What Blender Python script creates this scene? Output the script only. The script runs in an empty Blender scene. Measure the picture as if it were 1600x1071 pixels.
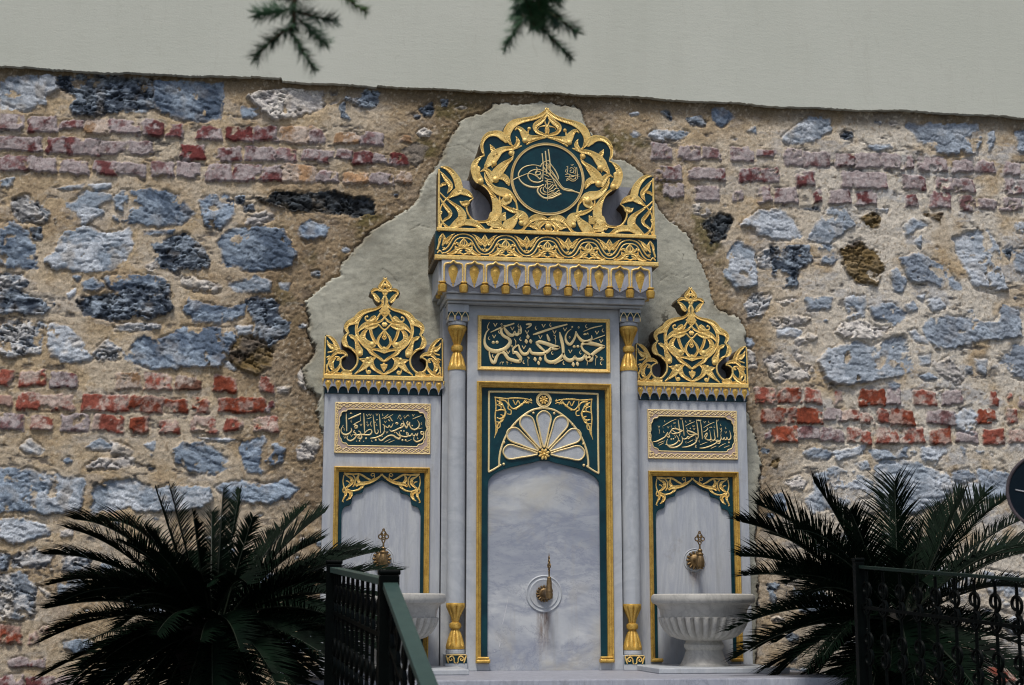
import bpy, math, random
import numpy as np
from mathutils import Vector, Matrix
R = math.radians
random.seed(7)
scene = bpy.context.scene
COL = scene.collection

# ---------------------------------------------------------------- camera
F = 2400.0                    # focal length in pixels of the 1600 wide photograph
YAW, PITCH = R(8.65), R(9.93)
CAM = Vector((-1.41, -8.55, 0.33))
cam_data = bpy.data.cameras.new('camera')
cam_data.sensor_width = 36.0
cam_data.lens = F / 1600.0 * 36.0
cam_data.clip_end = 500.0
cam_data.dof.use_dof = True
cam_data.dof.focus_distance = 8.3
cam_data.dof.aperture_fstop = 5.6
cam = bpy.data.objects.new('camera', cam_data)
COL.objects.link(cam)
cam.location = CAM
cam.rotation_euler = (R(90) + PITCH, 0, -YAW)
scene.camera = cam
_fw = Vector((math.sin(YAW)*math.cos(PITCH), math.cos(YAW)*math.cos(PITCH), math.sin(PITCH)))
_rt = Vector((math.cos(YAW), -math.sin(YAW), 0))
_up = _rt.cross(_fw)

def at(px, py, d):
    """point of the plane y = -d seen at a pixel of the 1600x1071 photograph"""
    r = _fw + _rt*((px-800.0)/F) + _up*((535.5-py)/F)
    t = (-d - CAM.y) / r.y
    return CAM + r*t

def at_dist(px, py, dist):
    r = _fw + _rt*((px-800.0)/F) + _up*((535.5-py)/F)
    return CAM + r*dist

# ---------------------------------------------------------------- light
world = bpy.data.worlds.new('World')
scene.world = world
world.use_nodes = True
wn = world.node_tree
for n in list(wn.nodes): wn.nodes.remove(n)
sky = wn.nodes.new('ShaderNodeTexSky'); sky.sky_type = 'NISHITA'; sky.sun_disc = False
SUN_EL, SUN_AZ = R(64), R(200)
sky.sun_elevation = SUN_EL; sky.sun_rotation = SUN_AZ
sky.air_density = 1.0; sky.dust_density = 3.0; sky.ozone_density = 1.0
bg = wn.nodes.new('ShaderNodeBackground'); bg.inputs['Strength'].default_value = 0.10
wo = wn.nodes.new('ShaderNodeOutputWorld')
wn.links.new(sky.outputs[0], bg.inputs[0]); wn.links.new(bg.outputs[0], wo.inputs[0])
sun_d = bpy.data.lights.new('sun', 'SUN'); sun_d.energy = 2.3; sun_d.angle = R(12); sun_d.color = (1.0, 0.965, 0.90)
sun = bpy.data.objects.new('sun', sun_d); COL.objects.link(sun)
_sd = Vector((math.sin(SUN_AZ)*math.cos(SUN_EL), math.cos(SUN_AZ)*math.cos(SUN_EL), math.sin(SUN_EL)))
sun.rotation_euler = _sd.to_track_quat('Z', 'Y').to_euler()
scene.view_settings.view_transform = 'Standard'
scene.view_settings.look = 'None'
scene.view_settings.exposure = 0.15
scene.view_settings.gamma = 1.0
scene.cycles.filter_width = 1.1
scene.render.resolution_x = 1024; scene.render.resolution_y = 685

# ---------------------------------------------------------------- node helpers
def new_mat(name):
    m = bpy.data.materials.new(name); m.use_nodes = True
    nt = m.node_tree
    for n in list(nt.nodes): nt.nodes.remove(n)
    out = nt.nodes.new('ShaderNodeOutputMaterial'); b = nt.nodes.new('ShaderNodeBsdfPrincipled')
    nt.links.new(b.outputs[0], out.inputs[0])
    return m, nt, b
def nd(nt, t, **kw):
    n = nt.nodes.new(t)
    for k, v in kw.items():
        if k in n.inputs: n.inputs[k].default_value = v
        else: setattr(n, k, v)
    return n
def coords(nt, scale=(1, 1, 1), rot=(0, 0, 0)):
    tc = nt.nodes.new('ShaderNodeTexCoord'); mp = nt.nodes.new('ShaderNodeMapping')
    mp.inputs['Scale'].default_value = scale; mp.inputs['Rotation'].default_value = rot
    nt.links.new(tc.outputs['Object'], mp.inputs[0]); return mp.outputs[0]
def noise(nt, vec, scale, detail=5, rough=0.6, dist=0.0):
    n = nd(nt, 'ShaderNodeTexNoise'); n.inputs['Scale'].default_value = scale
    n.inputs['Detail'].default_value = detail; n.inputs['Roughness'].default_value = rough
    n.inputs['Distortion'].default_value = dist
    nt.links.new(vec, n.inputs['Vector']); return n.outputs['Fac']
def ramp(nt, fac, stops):
    r = nt.nodes.new('ShaderNodeValToRGB'); e = r.color_ramp.elements
    while len(e) < len(stops): e.new(0.5)
    for i, (p, c) in enumerate(stops):
        e[i].position = p
        e[i].color = (c, c, c, 1) if not hasattr(c, '__len__') else (*c, 1)
    nt.links.new(fac, r.inputs[0]); return r.outputs[0]
def mixc(nt, fac, a, b, blend='MIX'):
    m = nt.nodes.new('ShaderNodeMix'); m.data_type = 'RGBA'; m.blend_type = blend
    for sock, v in ((m.inputs[0], fac), (m.inputs[6], a), (m.inputs[7], b)):
        if hasattr(v, 'is_output'): nt.links.new(v, sock)
        elif hasattr(v, '__len__'): sock.default_value = (*v, 1)
        else: sock.default_value = v
    return m.outputs[2]
def bump(nt, b, h, strength=0.5, dist=0.01):
    n = nt.nodes.new('ShaderNodeBump'); n.inputs['Strength'].default_value = strength
    n.inputs['Distance'].default_value = dist
    nt.links.new(h, n.inputs['Height']); nt.links.new(n.outputs[0], b.inputs['Normal'])

def mat_gold(name, c1, c2, metallic=0.55, rough=0.38, dirt=0.5, bs=0.5):
    m, nt, b = new_mat(name)
    v = coords(nt)
    n1 = noise(nt, v, 26, 5, 0.75); n2 = noise(nt, v, 150, 3, 0.6)
    c = mixc(nt, ramp(nt, n1, [(0.35, 0), (0.65, 1)]), c1, c2)
    c = mixc(nt, ramp(nt, n2, [(0.56, 0), (0.72, dirt)]), c, (0.20, 0.11, 0.035))
    nt.links.new(c, b.inputs['Base Color'])
    b.inputs['Metallic'].default_value = metallic
    nt.links.new(ramp(nt, n2, [(0.3, rough-0.08), (0.7, rough+0.2)]), b.inputs['Roughness'])
    bump(nt, b, n2, bs, 0.002)
    return m
M = {}
M['gold'] = mat_gold('gilding', (0.96, 0.71, 0.26), (0.76, 0.48, 0.13), 0.28, 0.36, 0.85, 0.9)
M['gold_pale'] = mat_gold('pale_gilding', (0.88, 0.72, 0.40), (0.82, 0.62, 0.28), 0.25, 0.45, 0.25, 0.3)
M['gold_deep'] = mat_gold('deep_gilding', (0.74, 0.48, 0.11), (0.48, 0.27, 0.045), 0.35, 0.33, 0.85)
M['gold_dark'] = mat_gold('tarnished_gilding', (0.11, 0.070, 0.025), (0.060, 0.042, 0.022), 0.3, 0.5, 0.8)
M['brass'] = mat_gold('old_brass', (0.25, 0.165, 0.075), (0.13, 0.085, 0.04), 0.7, 0.40, 0.8)

def mat_teal():
    m, nt, b = new_mat('teal_paint')
    v = coords(nt)
    n1 = noise(nt, v, 7, 6, 0.7); n2 = noise(nt, v, 60, 5, 0.7)
    c = mixc(nt, ramp(nt, n1, [(0.35, 0), (0.7, 1)]), (0.0018, 0.022, 0.033), (0.005, 0.050, 0.064))
    c = mixc(nt, ramp(nt, n2, [(0.60, 0), (0.80, 0.35)]), c, (0.05, 0.13, 0.15))
    nt.links.new(c, b.inputs['Base Color']); b.inputs['Roughness'].default_value = 0.38; b.inputs['Specular IOR Level'].default_value = 0.28
    bump(nt, b, n2, 0.25, 0.002)
    return m
M['teal'] = mat_teal()

def mat_marble(name, base, vein, vs=(1.0, 1.0, 2.2), rot=(0, R(20), 0), stain=0.5, lines=0.5, dirt=(0.20, 0.15, 0.10)):
    m, nt, b = new_mat(name)
    v = coords(nt, vs, rot)
    w = coords(nt)
    n1 = noise(nt, v, 2.6, 8, 0.62, 1.3)
    n2 = noise(nt, v, 5.0, 6, 0.6, 1.2)
    n3 = noise(nt, w, 60, 4, 0.7)
    c = mixc(nt, ramp(nt, n1, [(0.34, 0), (0.50, 0.65), (0.56, 0.25), (0.72, 1)]), base, vein)
    c = mixc(nt, ramp(nt, n2, [(0.47, 0), (0.50, lines), (0.53, 0)]), c, tuple(x*0.55 for x in vein))
    vst = coords(nt, (9, 9, 1.1))
    n4 = noise(nt, vst, 2.2, 6, 0.7)
    c = mixc(nt, ramp(nt, n4, [(0.52, 0), (0.74, stain)]), c, tuple(x*0.62 for x in base))
    n5 = noise(nt, w, 5, 6, 0.75)
    c = mixc(nt, ramp(nt, n5, [(0.60, 0), (0.78, stain*0.55)]), c, dirt)
    c = mixc(nt, ramp(nt, n3, [(0.62, 0), (0.80, 0.4)]), c, tuple(x*0.45 for x in base))
    nt.links.new(c, b.inputs['Base Color'])
    nt.links.new(ramp(nt, n3, [(0.3, 0.42), (0.7, 0.62)]), b.inputs['Roughness'])
    bump(nt, b, n3, 0.25, 0.003)
    return m
def mat_veined():
    m, nt, b = new_mat('veined_marble')
    v = coords(nt, (0.7, 1, 1.7), (0, R(-28), 0)); w = coords(nt)
    n1 = noise(nt, v, 1.6, 6, 0.60, 0.7); n2 = noise(nt, v, 3.0, 8, 0.62, 0.5); n3 = noise(nt, w, 70, 4, 0.7); n4 = noise(nt, w, 2.3, 5, 0.6, 0.6)
    c = mixc(nt, ramp(nt, n1, [(0.36, 0), (0.62, 1)]), (0.58, 0.595, 0.60), (0.33, 0.355, 0.40))
    c = mixc(nt, ramp(nt, n2, [(0.42, 0), (0.55, 0.7), (0.59, 0.25), (0.70, 0.7)]), c, (0.23, 0.255, 0.33))
    nv = noise(nt, v, 2.1, 9, 0.72, 0.9)
    c = mixc(nt, ramp(nt, nv, [(0.488, 0), (0.50, 0.55), (0.512, 0)]), c, (0.20, 0.22, 0.29))
    ns = noise(nt, coords(nt, (8, 1, 0.5)), 2.0, 6, 0.7)
    c = mixc(nt, ramp(nt, ns, [(0.56, 0), (0.72, 0.35)]), c, (0.36, 0.33, 0.27))
    c = mixc(nt, ramp(nt, n4, [(0.50, 0), (0.70, 0.6)]), c, (0.50, 0.45, 0.33))
    c = mixc(nt, ramp(nt, n3, [(0.60, 0), (0.78, 0.35)]), c, (0.26, 0.26, 0.28))
    nt.links.new(c, b.inputs['Base Color']); b.inputs['Roughness'].default_value = 0.45
    bump(nt, b, n3, 0.15, 0.003); return m
M['marble'] = mat_marble('grey_marble', (0.51, 0.53, 0.545), (0.33, 0.355, 0.395), (0.8, 1, 0.8), (0, R(25), 0), 0.6, 0.10)
M['marble_niche'] = mat_veined()
M['marble_stripe'] = mat_marble('striped_marble', (0.51, 0.53, 0.545), (0.33, 0.355, 0.42), (3.2, 1, 0.35), (0, R(3), 0), 0.75, 0.12)
M['marble_basin'] = mat_marble('basin_marble', (0.50, 0.485, 0.44), (0.34, 0.33, 0.31), (1, 1, 1), (0, 0, 0), 0.75, 0.3, (0.17, 0.12, 0.08))
M['marble_dirty_shaded'] = mat_marble('dirty_shaded_marble', (0.36, 0.37, 0.41), (0.25, 0.26, 0.31), (2, 2, 1), (0, R(40), 0), 0.9, 0.4, (0.05, 0.045, 0.035))  # real dirt, plus a darker tone standing for shade in recesses

def mat_simple(name, c1, c2, rough=0.6, ns=20, metallic=0, bs=0.2, spec=0.5):
    m, nt, b = new_mat(name)
    v = coords(nt); n = noise(nt, v, ns, 5, 0.65)
    nt.links.new(mixc(nt, ramp(nt, n, [(0.35, 0), (0.65, 1)]), c1, c2), b.inputs['Base Color'])
    b.inputs['Roughness'].default_value = rough; b.inputs['Metallic'].default_value = metallic
    b.inputs['Specular IOR Level'].default_value = spec
    bump(nt, b, n, bs, 0.003)
    return m
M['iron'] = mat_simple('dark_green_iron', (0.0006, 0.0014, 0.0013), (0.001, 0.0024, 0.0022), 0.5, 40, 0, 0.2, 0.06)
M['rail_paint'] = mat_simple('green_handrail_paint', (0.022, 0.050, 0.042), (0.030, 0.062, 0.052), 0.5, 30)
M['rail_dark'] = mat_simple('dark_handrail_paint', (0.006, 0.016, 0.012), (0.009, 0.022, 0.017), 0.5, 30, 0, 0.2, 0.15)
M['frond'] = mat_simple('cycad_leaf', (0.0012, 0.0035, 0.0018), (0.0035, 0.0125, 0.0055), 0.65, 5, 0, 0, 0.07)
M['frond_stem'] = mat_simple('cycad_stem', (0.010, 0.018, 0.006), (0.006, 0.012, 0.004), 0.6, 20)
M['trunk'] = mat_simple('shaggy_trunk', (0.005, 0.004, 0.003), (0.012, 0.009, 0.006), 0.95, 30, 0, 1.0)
M['needle'] = mat_simple('fir_needle', (0.020, 0.055, 0.030), (0.045, 0.11, 0.05), 0.6, 3, 0, 0, 0.3)
M['needle_young'] = mat_simple('young_fir_needle', (0.07, 0.15, 0.05), (0.11, 0.19, 0.07), 0.6, 3, 0, 0, 0.3)
M['twig'] = mat_simple('fir_twig', (0.05, 0.03, 0.018), (0.09, 0.055, 0.03), 0.9, 60, 0, 0.8)
M['sign_face'] = mat_simple('dark_blue_sign_face', (0.003, 0.008, 0.014), (0.004, 0.011, 0.018), 0.6, 12, 0, 0.2, 0.08)
M['sign_rim'] = mat_simple('pinkish_grey_rim', (0.055, 0.042, 0.047), (0.08, 0.062, 0.068), 0.5, 50)
M['white_line'] = mat_simple('off_white_line', (0.55, 0.55, 0.58), (0.6, 0.6, 0.62), 0.6, 30)
M['paving'] = mat_simple('stone_paving', (0.09, 0.085, 0.08), (0.13, 0.125, 0.115), 0.85, 5, 0, 0.5)
M['earth'] = mat_simple('dark_soil', (0.035, 0.026, 0.018), (0.06, 0.045, 0.03), 0.95, 20, 0, 1.0)
M['niche_blue'] = mat_simple('blue_lotus_paint', (0.08, 0.12, 0.28), (0.12, 0.17, 0.34), 0.6, 60)

# ---------------------------------------------------------------- mesh helpers
def tag(o, label=None, cat=None, group=None, kind=None):
    if label: o['label'] = label
    if cat: o['category'] = cat
    if group: o['group'] = group
    if kind: o['kind'] = kind
    return o
def empty(name, loc=(0, 0, 0)):
    o = bpy.data.objects.new(name, None); o.empty_display_size = 0.1
    o.location = loc; COL.objects.link(o); return o

class MB:
    def __init__(s): s.v = []; s.f = []
    def add(s, vs, fs):
        k = len(s.v); s.v.extend([tuple(p) for p in vs]); s.f.extend([tuple(i+k for i in f) for f in fs])
    def box(s, x0, x1, d0, d1, z0, z1):
        """d0 back, d1 front (towards the camera)"""
        vs = [(x, -d, z) for x in (x0, x1) for d in (d0, d1) for z in (z0, z1)]
        s.add(vs, [(0, 1, 3, 2), (4, 6, 7, 5), (0, 4, 5, 1), (2, 3, 7, 6), (0, 2, 6, 4), (1, 5, 7, 3)])
    def frustum(s, x0, x1, z0, z1, d0, d1, bev):
        """box on plane d0 rising to d1 with chamfered front edges"""
        a = [(x0, z0), (x1, z0), (x1, z1), (x0, z1)]
        b = [(x0+bev, z0+bev), (x1-bev, z0+bev), (x1-bev, z1-bev), (x0+bev, z1-bev)]
        dm = max(d0, d1-bev)
        vs = [(x, -d0, z) for x, z in a]+[(x, -dm, z) for x, z in a]+[(x, -d1, z) for x, z in b]
        fs = [(8, 9, 10, 11), (3, 2, 1, 0)]
        for k in (0, 4):
            for i in range(4): j = (i+1) % 4; fs.append((k+i, k+j, k+4+j, k+4+i))
        s.add(vs, fs)
    def prism(s, poly, d0, d1, bev=0.0):
        n = len(poly)
        ar = sum(poly[i][0]*poly[(i+1) % n][1]-poly[(i+1) % n][0]*poly[i][1] for i in range(n))
        if ar < 0: poly = poly[::-1]
        vs = [(x, -d0, z) for x, z in poly]+[(x, -d1, z) for x, z in poly]
        fs = [tuple(range(n, 2*n)), tuple(range(n-1, -1, -1))]
        for i in range(n): j = (i+1) % n; fs.append((i, j, n+j, n+i))
        s.add(vs, fs)
    def lathe(s, cx, cd, prof, n=32, mod=None, a0=0, a1=2*math.pi):
        """prof: list of (r, z) from bottom to top; mod(a, i) scales the radius"""
        full = abs(a1-a0-2*math.pi) < 1e-6
        m = n if full else n+1
        vs = []
        for i, (r, z) in enumerate(prof):
            for k in range(m):
                a = a0+(a1-a0)*k/n
                rr = r*(mod(a, i) if mod else 1)
                vs.append((cx+rr*math.cos(a), -cd+rr*math.sin(a), z))
        fs = []
        for i in range(len(prof)-1):
            for k in range(n):
                k2 = (k+1) % m
                fs.append((i*m+k, i*m+k2, (i+1)*m+k2, (i+1)*m+k))
        if full:
            fs.append(tuple(range(m-1, -1, -1))); fs.append(tuple((len(prof)-1)*m+k for k in range(m)))
        s.add(vs, fs)
    def tube(s, pts, rads, n=8):
        pts = [Vector(p) for p in pts]
        if not hasattr(rads, '__len__'): rads = [rads]*len(pts)
        vs = []; up = None
        for i, p in enumerate(pts):
            t = (pts[min(i+1, len(pts)-1)]-pts[max(i-1, 0)])
            if t.length < 1e-9: t = Vector((0, 0, 1))
            t.normalize()
            if up is None: up = t.orthogonal().normalized()
            up = (up-t*up.dot(t))
            up = up.normalized() if up.length > 1e-6 else t.orthogonal().normalized()
            sd = t.cross(up)
            for k in range(n):
                a = 2*math.pi*k/n
                vs.append(p+(up*math.cos(a)+sd*math.sin(a))*rads[i])
        fs = []
        for i in range(len(pts)-1):
            for k in range(n):
                k2 = (k+1) % n
                fs.append((i*n+k, i*n+k2, (i+1)*n+k2, (i+1)*n+k))
        fs.append(tuple(range(n-1, -1, -1))); fs.append(tuple((len(pts)-1)*n+k for k in range(n)))
        s.add(vs, fs)
    def dome(s, x, z, r, d, h=None, n=12, rings=4):
        h = r*0.7 if h is None else h
        vs = [(x, -(d+h), z)]
        for i in range(1, rings+1):
            t = i/rings*math.pi/2
            for k in range(n):
                a = 2*math.pi*k/n
                vs.append((x+r*math.sin(t)*math.cos(a), -(d+h*math.cos(t)), z+r*math.sin(t)*math.sin(a)))
        fs = [(0, 1+k, 1+(k+1) % n) for k in range(n)]
        for i in range(rings-1):
            for k in range(n):
                k2 = (k+1) % n
                fs.append((1+i*n+k, 1+(i+1)*n+k, 1+(i+1)*n+k2, 1+i*n+k2))
        s.add(vs, fs)
    def stroke(s, pts, d, h=None, groove=True, flat=False):
        """pts: (x, z, width) in metres on the plane y=-d; a raised carved band"""
        p = np.array(pts, float)
        if len(p) == 2: p = np.array([p[0], (p[0]+p[1])/2, p[1]])
        q = np.vstack([2*p[0]-p[1], p, 2*p[-1]-p[-2]]); q[0, 2] = p[0, 2]; q[-1, 2] = p[-1, 2]
        out = []
        for i in range(1, len(q)-2):
            L = np.hypot(*(q[i+1, :2]-q[i, :2])); st = max(2, min(16, int(L/max((0.35 if not (groove and q[i, 2] > 0.012) else 0.16)*(q[i, 2]+q[i+1, 2])/2, 0.0025))))
            for k in range(st):
                t = k/st
                out.append(0.5*((2*q[i])+(-q[i-1]+q[i+1])*t+(2*q[i-1]-5*q[i]+4*q[i+1]-q[i+2])*t*t+(-q[i-1]+3*q[i]-3*q[i+1]+q[i+2])*t**3))
        out.append(q[-2]); c = np.array(out); c[:, 2] = np.clip(c[:, 2], 0.0008, None)
        tg = np.gradient(c[:, :2], axis=0); ln = np.hypot(tg[:, 0], tg[:, 1])+1e-9; tg /= ln[:, None]
        nr = np.stack([-tg[:, 1], tg[:, 0]], 1)
        # round off both ends
        def endcap(c0, t0, n0, sg):
            res = []
            for a in (0.0, 0.55, 0.9):
                w = c0[2]*math.sqrt(1-(1-a)**2) if a > 0 else c0[2]*0.12
                off = c0[2]*0.32*(1-a)
                res.append((np.array([c0[0]+sg*t0[0]*off, c0[1]+sg*t0[1]*off, w]), n0))
            return res
        A = endcap(c[0], tg[0], nr[0], -1); B = endcap(c[-1], tg[-1], nr[-1], 1)[::-1]
        rows = A+[(c[i], nr[i]) for i in range(1, len(c)-1)]+B
        vs = []
        for ri, (cc, n0) in enumerate(rows):
            w = cc[2]; hh = (min(0.36*w, 0.0075) if h is None else min(h, 0.7*w))
            if flat: prof = ((-1, 0), (-0.92, 0.8), (-0.72, 1), (0, 1.0), (0.72, 1), (0.92, 0.8), (1, 0))
            elif groove and w > 0.013: prof = ((-1, 0), (-0.95, 0.80), (-0.66, 1), (0.12, 0.50), (0.55, 1), (0.95, 0.80), (1, 0))
            else: prof = ((-1, 0), (-0.88, 0.55), (-0.45, 0.92), (0, 1), (0.45, 0.92), (0.88, 0.55), (1, 0))
            if groove and not flat and w > 0.013 and ri % 2: prof = tuple((u, e*0.62 if abs(u) < 0.9 else e) for u, e in prof)
            for u, e in prof:
                vs.append((cc[0]+n0[0]*u*w/2, -(d-0.0015+(hh+0.0015)*e if e > 0 else d-0.0015), cc[1]+n0[1]*u*w/2))
        fs = []
        for i in range(len(rows)-1):
            for k in range(6):
                a = i*7+k; fs.append((a, a+7, a+8, a+1))
        s.add(vs, fs)
    def build(s, name, mat, parent=None, smooth=False, label=None, bevel=0.0, loc=None):
        me = bpy.data.meshes.new(name); vs = s.v
        if loc is None and parent is not None: loc = None
        off = Vector((0, 0, 0))
        if loc is not None: off = Vector(loc); vs = [(a-off.x, b-off.y, c-off.z) for a, b, c in vs]
        me.from_pydata(vs, [], s.f); me.validate()
        me.materials.append(mat)
        o = bpy.data.objects.new(name, me); COL.objects.link(o)
        if loc is not None: o.location = off
        if parent is not None:
            o.parent = parent
            w = Vector((0, 0, 0)); p = parent
            while p is not None: w += p.location; p = p.parent
            o.location = off-w
        if smooth:
            me.polygons.foreach_set('use_smooth', [True]*len(me.polygons))
            if smooth != 'all': me.set_sharp_from_angle(angle=R(40))
        if bevel:
            md = o.modifiers.new('bevel', 'BEVEL'); md.width = bevel; md.segments = 2; md.limit_method = 'ANGLE'; md.angle_limit = R(40)
        if label: o['label'] = label
        return o

# zoom windows of the photograph the shapes were measured in: (ox, oy, scale)
ZW = dict(P=(0, 0, 1), Z1=(670, 150, 4.284), Z2=(670, 340, 4.324), Z3=(490, 420, 5.355), Z4=(980, 440, 5.357),
          A4=(730, 160, 8.929), A5=(675, 250, 7.138), B9=(1000, 450, 6.3), C5=(740, 480, 6.957), F6=(735, 585, 6.3),
          W8=(995, 625, 5.64), CL=(520, 625, 10), CR=(1005, 635, 10.667), TG=(790, 220, 8.238),
          LB=(500, 780, 3.68), RB=(820, 780, 3.68))
def zp(win, x, y, d):
    o = ZW[win]; p = at(o[0]+x/o[2], o[1]+y/o[2], d); return p.x, p.z
def px_size(d): return (8.55-d)/F*1.0
def parse(win, txt, d):
    """'x,y,w x,y,w ...' -> list of (X, Z, width) in metres"""
    o = ZW[win]; k = px_size(d)/o[2]; res = []
    for t in txt.split():
        a = [float(q) for q in t.split(',')]
        X, Z = zp(win, a[0], a[1], d)
        res.append((X, Z, (a[2] if len(a) > 2 else 10)*k))
    return res
def draw(mb, win, lines, d, h=None, mirror=None, wmul=1.0, groove=True, flat=False, xf=None):
    for ln in lines.strip().split('\n'):
        ln = ln.split('#')[0].strip()
        if not ln: continue
        if ln.startswith('o '):           # dome: o x,y,r
            a = [float(q) for q in ln[2:].split(',')]
            X, Z = zp(win, a[0], a[1], d); r = a[2]*px_size(d)/ZW[win][2]
            if xf: X, Z = xf(X, Z)
            mb.dome(X, Z, r, d, h)
            if mirror is not None and abs(X-mirror) > r*0.3: mb.dome(2*mirror-X, Z, r, d, h)
            continue
        p = [(x, z, w*wmul) for x, z, w in parse(win, ln, d)]
        if xf: p = [(*xf(x, z), w) for x, z, w in p]
        mb.stroke(p, d, h, groove, flat)
        if mirror is not None: mb.stroke([(2*mirror-x, z, w) for x, z, w in p], d, h, groove, flat)
def span(px0, px1, py, d): return at(px0, py, d).x, at(px1, py, d).x
def zat(px, py, d): return at(px, py, d).z

# ================================================================ THE STONE WALL
ZS = dict(A=(0, 90, 2.894), B=(0, 440, 2.976), C=(0, 680, 2.739), D=(480, 110, 5.1), E=(1000, 130, 2.667),
          G=(1160, 480, 3.348), H=(1140, 700, 2.887), K=(400, 270, 3.06))
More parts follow.
